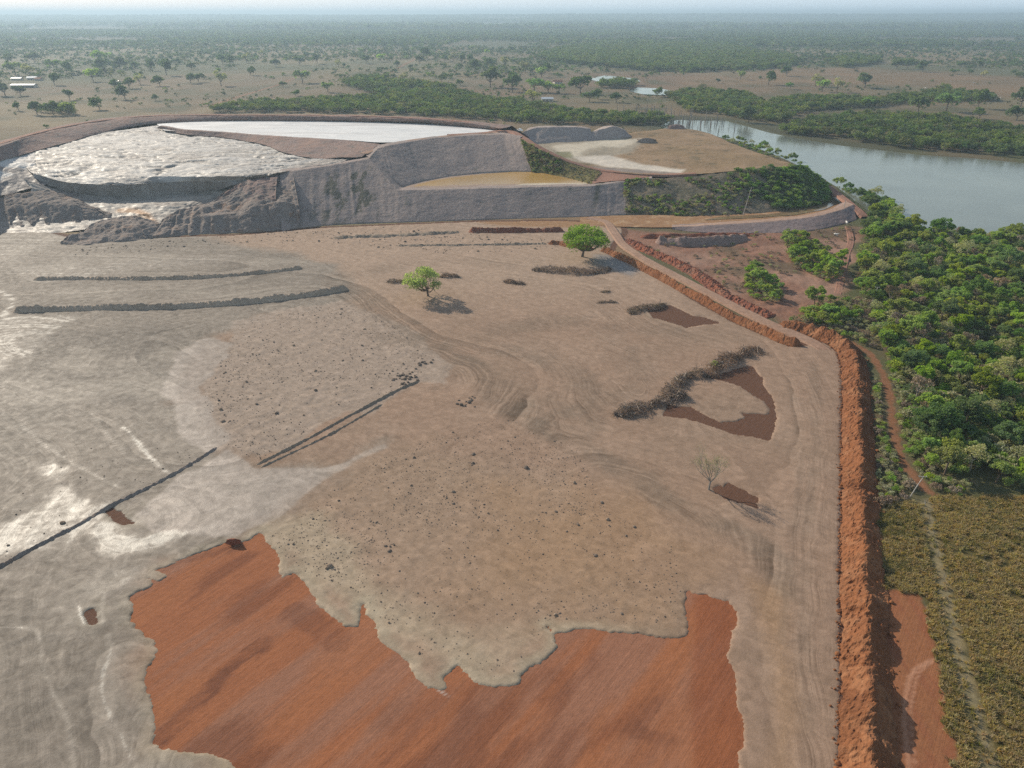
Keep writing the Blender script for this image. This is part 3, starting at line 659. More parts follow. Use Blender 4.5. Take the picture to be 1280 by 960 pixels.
# dark dumps at the back of the platform
for rows, lab, sdx in ((([(640,180,17.5),(662,181,17.5),(690,179.5,17.5),(715,178.5,17.5),(742,176.5,17.5)], [(655,164,26),(668,160.5,27),(690,159,27.4),(718,158.7,27.2),(738,160.5,25.5)], [(660,161,26),(672,158.6,27),(692,157.3,27),(716,157.2,27),(734,159,25.5)]),
                         'smooth dark spoil bank with level top behind the pale sand platform', 431),
                        (([(728,178.5,17.5),(745,176.5,17.5),(765,174.5,17.5),(790,172,17.5)], [(733,166,22.5),(750,161.5,25),(768,158.3,26),(782,163,22)], [(738,166,21.5),(748,160,24.5),(764,156.8,26),(778,161,22)]),
                         'dark spoil heap with slanting pale top beside the level dark bank', 432)):
    G, U, V = strip(rows, du=1.5, dv=1.2, amp=.8, fr=.09, amp2=.2, seed=sdx)
    bk = G[-1].copy(); bk[:, 2] = 2; bk[:, 1] += 22
    G = np.concatenate([G, bk[None]], 0)
    tag(gmesh('spoil_bank', G, [M_dark]), lab, 'spoil bank', 'dark spoil banks at the back of the platform')
for x, y, sc_, lab, mt in ((808,177,1.0,'small grey rubble heap at the rim of the brown platform',M_dump),(845,160.5,.7,'low orange soil heap on the platform rim beside the swamp',M_damred)):
    G, U, V = loft([[(x-14,y+1.5,17.3),(x,y+2,17.3),(x+14,y+1.5,17.3)],[(x-8,y-3,20),(x,y-5,21.2),(x+9,y-3,20)],[(x-12,y-2.5,17.3),(x,y-3,17.3),(x+12,y-2.5,17.3)]], du=.8, dv=.8, amp=.8, fr=.2, amp2=.3, seed=int(x))
    tag(gmesh('rubble_heap', G, [mt]), lab, 'heap')

# crest road that runs down from the lake corner
def road(name, pts, width, mat, du=1.2, amp=.08, z_off=0.0, seed=0):
    p = smooth(PL(pts), 8); p, s = resample(p, du)
    tg = np.gradient(p, axis=0)[:, :2]; tg /= np.linalg.norm(tg, axis=1, keepdims=True); nn = np.c_[tg[:, 1], -tg[:, 0]]
    off = np.linspace(-.5, .5, 11); wv = width * (1 + .12 * fbm(s, s * 0, .08, 3, seed + 1))
    G = np.zeros((11, len(p), 3))
    for k, o_ in enumerate(off):
        G[k, :, :2] = p[:, :2] + nn * (o_ * wv)[:, None]; G[k, :, 2] = p[:, 2] + z_off - (.0 if 0 < k < 10 else 1.2) + amp * fbm(G[k, :, 0], G[k, :, 1], .4, 3, seed) - .1 * np.exp(-((abs(o_) - .22) / .06) ** 2)
    return tag(gmesh(name, G, [mat]), kind='structure')
road('crest_road', [(560,168.6,30),(600,166.3,30),(626,163.5,30),(640,164.5,29.8),(650,169.5,29.4),(667,180.2,26.8),(690,192,22.9),(715,202.6,18.9),(745,211.2,15.6),(790,216.3,15.1),(830,218,15.3),(870,216.6,16.3)], 5.5, M_roadred, seed=441, z_off=.15)
road('crest_road.001', [(455,192,27.6),(478,182.5,29.2),(510,176,30),(550,170.8,30),(590,167.6,30),(622,165.5,30)], 6, M_road, seed=442, z_off=.1)
#==LAKE==
# white tailings lake, ring dyke, spit, delta
lk = [(205,163,29.3),(250,165.5,29.3),(300,167.5,29.3),(350,170.5,29.3),(400,173,29.3),(440,175.5,29.3),(475,178,29.3),(510,176.5,29.3),(550,171.5,29.3),(590,168.5,29.3),(618,164.5,29.3)]
lf = [(196,155,29.3),(235,151.5,29.3),(280,150,29.3),(330,150,29.3),(385,150.5,29.3),(430,150.8,29.3),(475,151.6,29.3),(515,153,29.3),(560,155,29.3),(595,157.6,29.3),(620,161,29.3)]
G, U, V = loft([lk, lf], du=2.5, dv=2.5, amp=.0, amp2=.03, seed=451)
def crust_mat(name, c, dk, rough, bd, f):
    s = NT(name); p = s.pos(); n = s.noise(s.mapv(p, (1, 1.6, 1)), f, 7, .62, .8); n2 = s.noise(s.mapv(p, (.25, 1.5, 1)), f * .7, 6, .6, .5); nf = s.noise(p, 1.2, 5, .6)
    col = s.mix(s.rng(n2, .52, .70), c4(c), c4(dk)); col = s.mix(1., col, s.mix(s.rng(n, .3, .7), c4((.85,) * 3), c4((1.1,) * 3)), 'MULTIPLY')
    h = s.math('ADD', n, s.math('MULTIPLY', nf, .25)); s.bsdf(col, s.rng(n, .3, .7, rough * .8, rough * 1.25), s.bump(h, bd), .5); return s.m
M_lake = crust_mat('lake_crust', (.68, .67, .65), (.50, .48, .46), .55, .04, .05)
tag(gmesh('tailings_lake', G, [M_lake]), kind='structure')
# ring dyke round the lake's far side
d_out = [(-140,205,31),(-60,192,32),(0,176,33),(43,164.5,33),(100,152.5,33),(160,145.2,33),(213,143,33),(290,142.8,33),(427,143.6,33),(520,146.5,33),(590,151.5,32.5),(640,157,31.5)]
d_in = [(-140,214,31),(-60,199,32),(0,183,33),(46,168.5,33),(106,156,33),(165,148.3,33),(216,145.4,33),(292,145,33),(428,146,33),(518,149,33),(584,154,32.5),(628,160.5,31.5)]
d_toe = [(-140,240,25),(-60,222,26),(0,201,26.5),(40,190,27),(80,179,28),(122,167,28.6),(172,157.5,29),(225,153,29),(290,151.5,29),(428,152.2,29),(515,154.2,29),(618,162.5,29)]
G, U, V = loft([d_toe, d_in, d_out], du=2, dv=1.2, amp=.6, fr=.07, amp2=.2, seed=455)
bk = G[-1].copy(); rad = bk[:, :2] - np.array(P(300, 200, 20)[:2]); rad /= np.linalg.norm(rad, axis=1, keepdims=True); bk[:, :2] += rad * 48; bk[:, 2] = -1
G = np.concatenate([G, (G[-1] * .5 + bk * .5)[None], bk[None]], 0)
tag(gmesh('ring_dyke', G, [M_damred]), 'long brown ring dyke curving round the far side of the white lake', 'dyke')
road('crest_road.002', [(-60,195.5,32.1),(0,179.5,33.1),(45,166.5,33.1),(103,154.2,33.1),(163,146.8,33.1),(215,144.2,33.1),(290,143.9,33.1),(427,144.8,33.1),(520,147.8,33.1),(588,152.8,32.6)], 5, M_roadred, seed=456, z_off=.25)
# dark inner spit between lake and delta
s_n = [(196,160,29),(230,168,28),(280,172,27.6),(330,181,27),(352,190,26.5),(390,197,26),(430,197,26.5),(452,196,26.8)]
s_t = [(199,157.6,31),(232,162.6,30.6),(282,165.8,30.4),(335,170.3,30.2),(380,173.2,30),(420,175.6,29.8),(450,180,29.6),(470,183,29.4)]
s_b = [(202,156.8,31),(235,161.8,30.4),(284,164.9,30.2),(337,169.2,30),(383,172,29.8),(422,174.4,29.7),(455,178,29.5),(474,181,29.4)]
s_l = [(206,157.5,28.6),(238,162.6,28.6),(286,165.4,28.6),(339,169.6,28.6),(385,172.4,28.6),(424,174.8,28.6),(460,178.2,28.6),(478,180.8,28.6)]
G, U, V = loft([s_n, s_t, s_b, s_l], du=1.5, dv=1.2, amp=.5, fr=.09, amp2=.2, seed=461)
tag(gmesh('spit_dyke', G, [M_damred]), 'dark brown earth spit reaching into the tailings between lake and delta', 'dyke')
# delta of white tailings, ending in a vertical scarp
r0 = [(196,157,28.8),(235,166,27.8),(285,171.5,27.4),(335,180.5,26.8),(356,190,26.3),(395,197.5,25.8),(436,199,25.5)]
r1 = [(122,167,28.3),(175,174,27),(235,182,26),(300,190,25.2),(345,199,24.5),(385,203,24.3),(425,204,24.6)]
r2 = [(40,189,27),(100,196,25),(170,203,23.5),(245,207,22.7),(310,211,22.6),(350,212,22.6),(405,207.5,23.6)]
r3 = [(28,205,23.5),(75,213,21),(150,219,19.6),(220,221,19.2),(285,220,21),(330,218,22),(360,214,22.5)]
r4 = [(40,216,21),(85,228,17),(150,230.5,16),(215,227.5,16.4),(258,227,16.8),(295,226,18),(335,219,21)]
r5 = [(42,222,19),(86,241,10.5),(150,247,7.6),(215,246,7.6),(262,241,9.5),(296,230,16.5),(336,222,20)]
G, U, V = loft([r0, r1, r2, r3, r4], du=1.0, dv=1.0, amp=.5, fr=.05, amp2=.2, seed=471)
wxx = G[..., 0] + 14 * fbm(G[..., 0], G[..., 1], .03, 4, 478); wyy = G[..., 1] + 7 * fbm(G[..., 0], G[..., 1], .04, 4, 479)
rl = np.abs(fbm(wxx * .22, wyy, .16, 6, 472, gain=.6)); rl2 = fbm(wxx * .3, wyy, .45, 5, 473, gain=.65)
env = sstep(0, .15, V) * sstep(0, .03, U) * sstep(1, .97, U)
G[..., 2] += env * ((.2 - rl) * .9 + rl2 * .45)
C = np.zeros(G.shape) + np.array([.47, .44, .40]); C = mixc(C, (.28, .25, .22), sstep(.12, .42, rl) * .85); ln = np.abs(fbm(wxx * .14, wyy, .13, 5, 474)); G[..., 2] -= env * .7 * sstep(.07, .0, ln); C = mixc(C, (.24, .21, .18), sstep(.1, .02, ln) * .9)  # hollows and crack lines darkened, crevice shade put into the colour
C = mixc(C, (.38, .31, .25), sstep(.72, 1.0, U + .15 * rl2) * .8)
C = mixc(C, (.27, .22, .18), sstep(.35, .7, fbm(G[..., 0], G[..., 1], .04, 5, 475) + .3 * (V / 4)) * .5)
def crust_attr(name, rough, bd):
    s = NT(name); p = s.pos(); n = s.noise(s.mapv(p, (.5, 1, 1)), .5, 7, .65, .6); nf = s.noise(p, 2.2, 4, .6)
    col = s.mix(1., s.attr('Col', True), s.mix(s.rng(n, .3, .7), c4((.78,) * 3), c4((1.15,) * 3)), 'MULTIPLY')
    s.bsdf(col, s.rng(n, .3, .7, rough * .75, rough * 1.4), s.bump(s.math('ADD', n, s.math('MULTIPLY', nf, .3)), bd), .5); return s.m
M_delta = crust_attr('delta_crust', .60, .22)
tag(gmesh('tailings_delta', G, [M_delta], cols={'Col': C}), kind='structure')
lip = G[-1].copy()
G2, U, V = loft([r4, r5], du=1.0, dv=.8, amp=.5, fr=.12, amp2=.3, seed=476)
sc_ = fbm(U * 330, V * .2, .2, 4, 477); G2[..., 1] += sc_ * 1.6 * sstep(0, .15, V)
k = G2.shape[1]; li = np.stack([np.interp(np.linspace(0, 1, k), np.linspace(0, 1, len(lip)), lip[:, q]) for q in range(3)], 1); G2[0] = li
tag(gmesh('scarp', G2, [soil('scarp_earth', (.22, .20, .185), (.30, .27, .24), (.36, .33, .3), streak=True, fine=.9, bumpd=.6)]), 'dark grey vertical scarp cut across the front of the white tailings', 'scarp')
# breach floor below the scarp
b0 = [(30,224,19.5),(85,239.5,11.2),(150,245.5,8.2),(215,244.5,8.2),(265,239,10.2),(300,228,15),(338,220,17)]
b1 = [(40,236,15),(95,251,8.2),(140,256,7),(190,256,7),(240,254,7.0),(275,247,8.0),(320,238,9)]
b2 = [(30,262,7),(95,264,5.5),(140,265,5),(180,267,4.8),(215,265,4.8),(260,262,4.5),(310,255,4.5)]
b3 = [(-30,292,-.3),(60,292,-.3),(130,285,1),(175,282,1.6),(215,290,.5),(270,292,-.5),(330,289,-.5)]
G, U, V = loft([b0, b1, b2, b3], du=1.2, dv=1.2, amp=.8, fr=.09, amp2=.35, seed=481)
C = np.zeros(G.shape) + np.array([.36, .315, .265]); C = mixc(C, (.23, .19, .16), sstep(-.15, .35, fbm(G[..., 0] * .4, G[..., 1], .13, 6, 482)))
G[..., 2] += .9 * fbm(G[..., 0] * .4, G[..., 1], .2, 5, 483) * sstep(0, .1, V) * sstep(1, .9, V / 3)
dd = _dseg(G[..., 0], G[..., 1], PL([(150,258,7.6),(170,262,6),(182,270,4),(190,280,2)])[:, :2], False)
C = mixc(C, (.40, .21, .09), sstep(4, 1, dd))
tag(gmesh('breach_channel', G, [M_delta], cols={'Col': C}), kind='structure')
# western inlet: pale stream and banks beyond the left edge
w0 = [(-150,243,24),(-60,222.5,25.5),(0,201,26.2),(44,188,26.8)]; w1 = [(-150,252,18),(-60,234,20),(0,215,22.3),(44,204,23.6)]; w2 = [(-150,285,5),(-60,266,8.5),(0,246,12.5),(60,230,15.5)]
G, U, V = loft([w2, w1, w0], du=1.3, dv=1, amp=.9, fr=.1, amp2=.35, seed=485)
C = np.zeros(G.shape) + np.array([.22, .18, .16]); C = mixc(C, (.55, .52, .48), sstep(.05, .4, fbm(G[..., 0] * .4, G[..., 1], .12, 5, 486) + .25 * (V - .4)))
tag(gmesh('terrain.003', G, [M_delta], cols={'Col': C}), kind='structure')

#==MOUNDS== remains of the breached wall and spoil mounds
def mound(name, rows, mat, label, seed, amp=1.1, drop=26, cat='mound'):
    G, U, V = loft(rows, du=.8, dv=.7, amp=amp * 1.4, fr=.11, amp2=.45, seed=seed)
    G[..., 1] += fbm(U * 120, V * .4, .3, 4, seed + 3) * 2.0 * sstep(0, .2, V)
    bk = G[-1].copy(); bk[:, 1] += drop * .6; bk[:, 2] = np.maximum(bk[:, 2] - drop * .6, -1)
    G[0, :, 2] -= 1.5
    G = np.concatenate([G, bk[None]], 0); return tag(gmesh(name, G, [mat]), label, cat)
mound('earth_mound', [[(-120,292,0),(-20,289,0),(40,287.5,0),(85,286,0),(130,279,1.5),(150,274,2.5)], [(-120,272,6),(-20,262,8),(30,258,9),(75,256,10),(120,262,7),(148,270,3.5)], [(-120,250,11),(-20,246,12.3),(25,241,14),(62,237.5,15),(95,250,10.5),(135,266,5)]], M_dump,
      'broad grey brown mound at the left edge with smooth shaded slope', 501, amp=.9)
mound('earth_mound', [[(76,305,0),(105,307,0),(130,304,0),(160,302,0),(190,299,0),(206,291,0)], [(88,296,1.8),(112,288,3.6),(135,283,4.9),(160,281,5.3),(185,284,4.2),(204,284,2.4)], [(100,290,3),(118,278,5.8),(136,271.5,7.4),(158,268.5,8.2),(176,271,7.3),(196,279,4)]], M_dump,
      'dark craggy mound with pale debris at its foot in front of the breach', 511, amp=1.5)
mound('earth_mound', [[(186,298,0),(212,296,0),(245,294,0),(290,291.5,0),(330,289.5,0),(362,287,0),(376,285,0)], [(196,286,2.6),(218,276,5),(248,272,6.6),(290,266,8.2),(330,258,10.5),(356,252,12),(374,258,9.5)], [(206,274,5),(224,262,9),(250,255,10.6),(285,244,13.8),(310,228,18),(340,217,20.8),(366,214,22.4)]], M_dump,
      'large ragged torn end of the dam with reddish top beside the breach', 521, amp=1.6)
mound('earth_mound', [[(262,262,7.5),(285,260,8.5),(320,256,10.5),(345,250,12.5)], [(270,250,11),(292,244,13.2),(318,238,15.8),(345,235,17)], [(282,240,14.2),(300,229,18),(322,221,20.3),(348,216,21.8)]], M_damred,
      'reddish crumbled slope on top of the torn dam end', 531, amp=1.1)
#==BERMS==
def berm(name, pxs, width, height, mat, label, cat='berm', z=0.0, seed=0, ds=.5, amp=.35, clod=.18, end=2.5, skew=0.0, group=None, z1=None, vary=0.0):
    p = smooth(PL(pxs, z)[:, :3], 8); p, s = resample(p, ds)
    tg = np.gradient(p, axis=0)[:, :2]; tg /= np.linalg.norm(tg, axis=1, keepdims=True); nn = np.c_[tg[:, 1], -tg[:, 0]]
    m = max(11, int(width / max(.25, ds * .7))); t = np.linspace(-1, 1, m)
    G = np.zeros((m, len(p), 3)); taper = sstep(-.01, end, s) * sstep(-.01, end, s[-1] - s)
    wv = width * .5 * (1 + .14 * fbm(s, s * 0, .12, 3, seed + 1) + .10 * fbm(s, s * 0, .6, 3, seed + 5)) * (.55 + .45 * taper); hv = height * (1 + vary * fbm(s, s * 0, .35, 2, seed + 4) + .34 * fbm(s, s * 0, .13, 4, seed + 2) + .15 * fbm(s, s * 0, .5, 2, seed + 3)) * taper
    for k, a in enumerate(t):
        G[k, :, :2] = p[:, :2] + nn * (a * wv)[:, None]
        b = np.clip(1 - abs(a - skew * (1 - abs(a))), 0, 1); prof = b ** 1.15 * 1.12; prof = np.minimum(prof, .93 + .07 * prof)
        G[k, :, 2] = p[:, 2] + hv * prof
    e = (1 - np.abs(t) ** 3)[:, None] * taper[None, :]
    d = amp * fbm(G[..., 0], G[..., 1], .45, 4, seed, G[..., 2]) + clod * fbm(G[..., 0], G[..., 1], 1.7, 2, seed + 7, G[..., 2]) * 1.6
    G[..., 2] += d * (.35 + .65 * e); G[..., 0] += .5 * clod * fbm(G[..., 0], G[..., 1], 1.1, 2, seed + 8); G[..., 1] += .5 * clod * fbm(G[..., 0], G[..., 1], 1.1, 2, seed + 9)
    G[0, :, 2] = p[:, 2] - .6; G[-1, :, 2] = p[:, 2] - .6; G[:, 0, 2] = p[0, 2] - .6; G[:, -1, 2] = p[-1, 2] - .6
    tag(gmesh(name, G, [mat], smooth_shade=False if ds < .7 else True), label, cat, group); return p
B1 = berm('earth_berm', [(972,407),(1000,411),(1030,421),(1056,435),(1068,458),(1071,500),(1073,560),(1075,620),(1078,700),(1081,780),(1083,860),(1085,960),(1087,1060)], 8.4, 2.7, M_berm, 'long straight orange earth berm between the mud flat and the dry grass', seed=601, ds=.38, amp=.7, clod=.26, vary=.35)
berm('earth_berm', [(752,312),(770,320),(792,330),(839,355),(878,376),(917,398),(956,416),(980,427),(1004,433)], 5.2, 2.2, M_berm, 'orange earth berm along the near side of the pale causeway road', seed=611, ds=.5, amp=.35, clod=.22)
berm('earth_berm', [(785,300),(800,309),(830,322),(860,336),(885,352),(905,368),(935,384),(965,397)], 8.5, 1.5, M_bermd, 'dark red rubble bank along the far side of the causeway road', seed=621, ds=.6, amp=.8, clod=.35)
berm('earth_berm', [(684,305),(700,305),(712,308),(742,311)], 5, 1.8, M_berm, 'short orange earth berm behind the big round green tree', seed=631, ds=.5)
berm('earth_berm', [(585,290),(620,290),(660,289.5),(706,289)], 6, 2.3, M_bermd, 'dark red earth ridge at the foot of the dam left of the round tree', seed=641, ds=.6, amp=.5, clod=.25)
berm('earth_berm', [(415,298),(450,296),(490,295),(530,293),(575,290)], 6, .9, M_ridge, 'low broken earth ridge at the foot of the dam', seed=651, ds=.7, amp=.9, clod=.4)
berm('earth_berm', [(495,307),(560,307),(620,306),(650,305.5),(685,305)], 4, .6, M_ridge, 'thin pale ridge on the mud in line with the short orange berm', seed=661, ds=.6, amp=.5, clod=.25)
berm('earth_berm', [(14,390),(60,388),(130,386),(200,385.5),(260,382),(330,376.5),(390,369),(437,361)], 4.2, 1.75, M_bermg, 'longer and nearer of two curved grey berms on the wet grey mud', seed=671, ds=.45, amp=.25, clod=.3)
berm('earth_berm', [(40,350),(110,349),(180,349),(250,347.5),(310,343),(350,339),(380,335)], 3.2, 1.2, M_bermg, 'thinner and farther of two curved grey berms on the wet grey mud', seed=681, ds=.5, amp=.25, clod=.3)
berm('earth_berm', [(-40,732),(5,706),(60,676),(100,655),(140,632),(200,602),(240,580),(276,557)], 1.5, .55, M_dump, 'narrow straight dark grey ridge crossing the wet mud at the left edge', seed=691, ds=.35, amp=.15, clod=.2)  # darker earth than the twin ridges puts this ridge's shadow into its colour
berm('earth_berm', [(316,584),(350,567),(400,541),(450,513),(500,487),(526,476)], 1.4, .55, M_ridge, 'straight clod lined ridge beside its twin furrow in the stony mud, farther line', seed=701, ds=.35, amp=.10, clod=.12)
berm('earth_berm', [(322,587),(360,569),(410,545),(450,522),(480,504)], 1.2, .45, M_ridge, 'lower broken furrow ridge parallel to the straight clod lined ridge, nearer line', seed=711, ds=.35, amp=.10, clod=.12)
berm('earth_berm', [(800,296),(850,295),(900,294),(950,295)], 5, 1.2, M_bermd, 'low red scraped ledge beside the channel dyke', seed=721, ds=.7, amp=.5)
berm('earth_berm', [(818,303),(850,304),(890,303),(915,301),(934,298)], 9, 3.0, M_damred, 'reddish flat topped earth heap among the bare ground right of the causeway', seed=731, ds=.7, amp=.7)
# channel and outer dyke by the river
G, U, V = loft([[(725,279,.0),(765,283,.3),(850,284,.5),(940,279,.5),(1005,274,.5),(1050,263,.5),(1060,252,.5)], [(725,271.5,.0),(765,269.5,.3),(850,268,.4),(940,266,.4),(1000,261,.4),(1034,249,.4),(1036,236,.4)]], du=2, dv=2, amp=.1, amp2=.04, seed=741)
tag(gmesh('channel_bed', G, [soil('channel_earth', (.33, .19, .095), (.26, .145, .075), (.40, .27, .16), fine=.7, bumpd=.1)]), kind='structure')
ch = PL([(880,275),(940,272.5),(995,268.5),(1030,262),(1050,253),(1046,247),(1036,246.5),(1030,256),(1005,262),(960,268),(900,271)], .62)
tag(poly_sheet('channel_water', ch, .66 * ZS, water_mat('channel_water', (.22, .15, .085), .12, .4, .03)), kind='structure')
ot = [(840,286.5,0),(880,291,0),(935,292,0),(985,291,0),(1020,288,0),(1052,281,0),(1071,275,0)]
oc = [(840,284,1.0),(880,282,2.2),(935,278.5,3.0),(985,274.5,3.6),(1022,269.5,4),(1050,262.5,4.2),(1067,255.5,4.2)]
oi = [(840,282.5,1.0),(880,279.5,2.2),(935,275.5,3.0),(983,271.5,3.6),(1018,266.5,4),(1044,259.5,4.2),(1058,252,4.2)]
ob = [(840,281,.2),(880,279,.2),(935,276.5,.2),(980,273,.2),(1014,269,.2),(1038,262,.2),(1050,254,.2)]
G, U, V = strip([ot, oc, oi, ob], du=1.2, dv=.9, amp=.3, amp2=.15, seed=745)
k_ = sstep(.9, 1.05, V) * sstep(2.1, 1.95, V)
C = mixc(np.zeros(G.shape) + np.array([.24, .185, .175]), (.38, .255, .19), k_)
tag(gmesh('ring_dyke', G, [soil('dyke_earth', (.2, .12, .08), (.2, .12, .08), fine=.8, bumpd=.3, colattr='Col')], cols={'Col': C}), 'low curved dyke with pink crest closing the orange channel beside the river', 'dyke')
road('river_road', [(992,209.5,6),(1003,214.5,5),(1025,226,4),(1045,240.5,4),(1060,252,4),(1073,263,2.5),(1082,271,.8)], 5.5, M_roadred, seed=751, z_off=.2)
road('causeway_road', [(735,272,.35),(757,277,.4),(768,290,.5),(779,305,.6),(800,320,.6),(819,331,.6),(858,351,.6),(897,371.5,.6),(936,391.5,.6),(964,405,.6),(990,416,.55),(1015,427,.4),(1030,437,.12),(1036,443,-.25)], 5.6, M_road, seed=752, z_off=.1)
road('dirt_track', [(1060,283,.15),(1064,300,.1),(1058,320,.05),(1052,345,.05),(1048,365,.05),(1040,380,-.1)], 3.6, M_roadred, seed=753)

#==PLANTS==
def tubes(paths, sides=6):
    """tapered tubes: list of (points, radii)"""
    V = []; Fc = []; n0 = 0
    for pts, rad in paths:
        pts = np.asarray(pts, float); k = len(pts)
        tg = np.gradient(pts, axis=0); tg /= np.linalg.norm(tg, axis=1, keepdims=True) + 1e-9
        a = np.cross(tg, [0.31, .17, .93]); a /= np.linalg.norm(a, axis=1, keepdims=True) + 1e-9; b = np.cross(tg, a)
        th = np.linspace(0, 2 * math.pi, sides, endpoint=False)
        ring = pts[:, None] + (np.cos(th)[None, :, None] * a[:, None] + np.sin(th)[None, :, None] * b[:, None]) * np.asarray(rad)[:, None, None]
        V.append(ring.reshape(-1, 3))
        i = np.arange(k - 1)[:, None] * sides + np.arange(sides)[None, :]; j = np.arange(k - 1)[:, None] * sides + (np.arange(sides)[None, :] + 1) % sides
        Fc.append(np.stack([i, j, j + sides, i + sides], 2).reshape(-1, 4) + n0); n0 += k * sides
    return np.concatenate(V), np.concatenate(Fc)

def limb(p, d, L, r, rg, n=5, up=.15, wob=.18):
    pts = [np.array(p, float)]; d = np.array(d, float); d /= np.linalg.norm(d)
    for i in range(n):
        d = d + rg.normal(0, wob, 3) + np.array([0, 0, up * .3]); d /= np.linalg.norm(d); pts.append(pts[-1] + d * L / n)
    return np.array(pts), np.linspace(r, r * .35, n + 1), d

def leaves(centers, size, rg, tint, flat=.35):
    n = len(centers); nrm = rg.normal(size=(n, 3)); nrm[:, 2] = np.abs(nrm[:, 2]) + flat; nrm /= np.linalg.norm(nrm, axis=1, keepdims=True)
    a = np.cross(nrm, rg.normal(size=(n, 3))); a /= np.linalg.norm(a, axis=1, keepdims=True); b = np.cross(nrm, a)
    s = (size * rg.uniform(.55, 1.3, n))[:, None]; asp = rg.uniform(.5, .9, n)[:, None]
    q = np.stack([centers - a * s, centers - b * s * asp, centers + a * s, centers + b * s * asp], 1) + nrm[:, None] * (np.array([-.2, .1, -.2, .1])[None, :, None] * s[:, None])
    return q.reshape(-1, 3), np.arange(4 * n).reshape(-1, 4), np.repeat(tint, 4)

def crown_pts(rg, n, rx, rz, zc, lumps=12, lr=.42, hollow=.55, flatb=.5):
    """clumps on the outside of a dome; leaves thrown over each clump"""
    u = rg.normal(size=(lumps, 3)); u /= np.linalg.norm(u, axis=1, keepdims=True); u[:, 2] = np.where(u[:, 2] < -.25, -u[:, 2] * flatb, u[:, 2])
    rr = rg.uniform(hollow, .95, lumps)[:, None]; c = u * rr * np.array([rx, rx, rz]); r = rx * lr * rg.uniform(.6, 1.25, lumps); lt = rg.uniform(0, 1, lumps)
    w_ = r ** 2; k = rg.choice(lumps, n, p=w_ / w_.sum())
    v = rg.normal(size=(n, 3)); v /= np.linalg.norm(v, axis=1, keepdims=True); v[:, 2] = np.where(rg.random(n) < .72, np.abs(v[:, 2]), v[:, 2])
    rad = r[k] * rg.uniform(.35, 1.12, n) ** .6
    pt = c[k] + v * rad[:, None] * np.array([1, 1, .8]); pt[:, 2] += zc
    return pt, np.clip(lt[k] * .6 + rg.uniform(0, .4, n), 0, 1), c + np.array([0, 0, zc])

M_bark = plain('bark', (.14, .105, .08), .9, .1, .3, 1.5)
M_barkpale = plain('pale_bark', (.30, .26, .22), .9, .1, .2, 1.5)
M_leaf = {'mid': leafmat('leaf_mid', (0.111, 0.195, 0.033), (0.195, 0.293, 0.052), .55), 'bright': leafmat('leaf_bright', (.14, .22, .022), (.22, .30, .04), .5, var=.2),
          'dark': leafmat('leaf_dark', (0.072, 0.137, 0.042), (0.111, 0.189, 0.052), .48), 'olive': leafmat('leaf_olive', (0.208, 0.215, 0.098), (0.299, 0.293, 0.143), .35), 'dry': leafmat('leaf_dry', (.15, .11, .07), (.22, .17, .11), .2)}

def tree_meshes(name, rx, rz, h, n, leaf, lm, seed, lumps=12, lr=.42, tr=.2, bark=None, hollow=.55):
    rg = np.random.default_rng(seed); zc = h - rz
    cp, ti, cs = crown_pts(rg, n, rx, rz, zc, lumps, lr, hollow)
    fork = np.array([rg.normal(0, .15), rg.normal(0, .15), max(.8, zc - rz * .55)])
    paths = [(np.array([[0, 0, -.4], [fork[0] * .3, fork[1] * .4, fork[2] * .5], fork]), [tr * 1.25, tr, tr * .85])]
    for c in cs[:9]:
        m = (fork + c) / 2 + np.array([0, 0, -.15 * rz]); paths.append((np.array([fork, m, c]), [tr * .55, tr * .35, tr * .12]))
    V, Fc = tubes(paths); tm = mesh_np(name + '_trunk', V, Fc, True); tm.materials.append(bark or M_bark)
    lv, lf_, lt = leaves(cp, leaf, rg, ti); cm = mesh_np(name + '_crown', lv, lf_, False, {'tint': lt}); cm.materials.append(M_leaf[lm])
    return tm, cm

M_leaf['lime'] = leafmat('leaf_lime', (.135, .18, .03), (.22, .26, .055), .55, var=.25)
ENT = [ # broadleaf trees of the riverside wood (unit: metres)
    tree_meshes('broadleaf', 4.2, 3.2, 8.2, 1900, .34, 'mid', 1, 24, .27), tree_meshes('broadleaf', 3.6, 3.0, 7.8, 1600, .33, 'mid', 2, 20, .28, hollow=.45),
    tree_meshes('broadleaf', 4.4, 3.3, 8.6, 2000, .34, 'dark', 3, 26, .27), tree_meshes('broadleaf', 3.3, 2.7, 7.0, 1400, .33, 'bright', 4, 18, .30),
    tree_meshes('broadleaf', 4.0, 2.9, 7.6, 1700, .34, 'lime', 5, 28, .25), tree_meshes('broadleaf', 3.5, 3.0, 7.6, 700, .28, 'olive', 6, 20, .32, bark=M_barkpale),
    tree_meshes('broadleaf', 3.8, 3.3, 9.0, 1700, .34, 'dark', 7, 20, .29), tree_meshes('broadleaf', 3.0, 2.4, 6.2, 1300, .31, 'bright', 8, 15, .3, hollow=.45),
    tree_meshes('broadleaf', 3.2, 2.8, 7.4, 420, .28, 'dry', 9, 18, .32, bark=M_barkpale), tree_meshes('broadleaf', 3.7, 2.7, 7.0, 1400, .31, 'lime', 10, 22, .26, hollow=.4)]
DESC = ['leafy mid green', 'rounded mid green', 'dense dark green', 'bright yellowish green', 'broad fine leaved yellow green', 'thin greyish olive', 'tall dark green', 'small bright green', 'half bare brownish', 'ragged yellow green']
LOWP = []
def low_proto(name, rx, rz, n, leaf, lm, seed, lumps=6):
    rg = np.random.default_rng(seed); cp, ti, cs = crown_pts(rg, n, rx, rz, rz * .9, lumps, .5)
    lv, lf_, lt = leaves(cp, leaf, rg, ti, 1.0); m = mesh_np(name, lv, lf_, False, {'tint': lt}); m.materials.append(M_leaf.get('far_' + lm, M_leaf[lm]) if name == 'crown' else M_leaf[lm]); return m
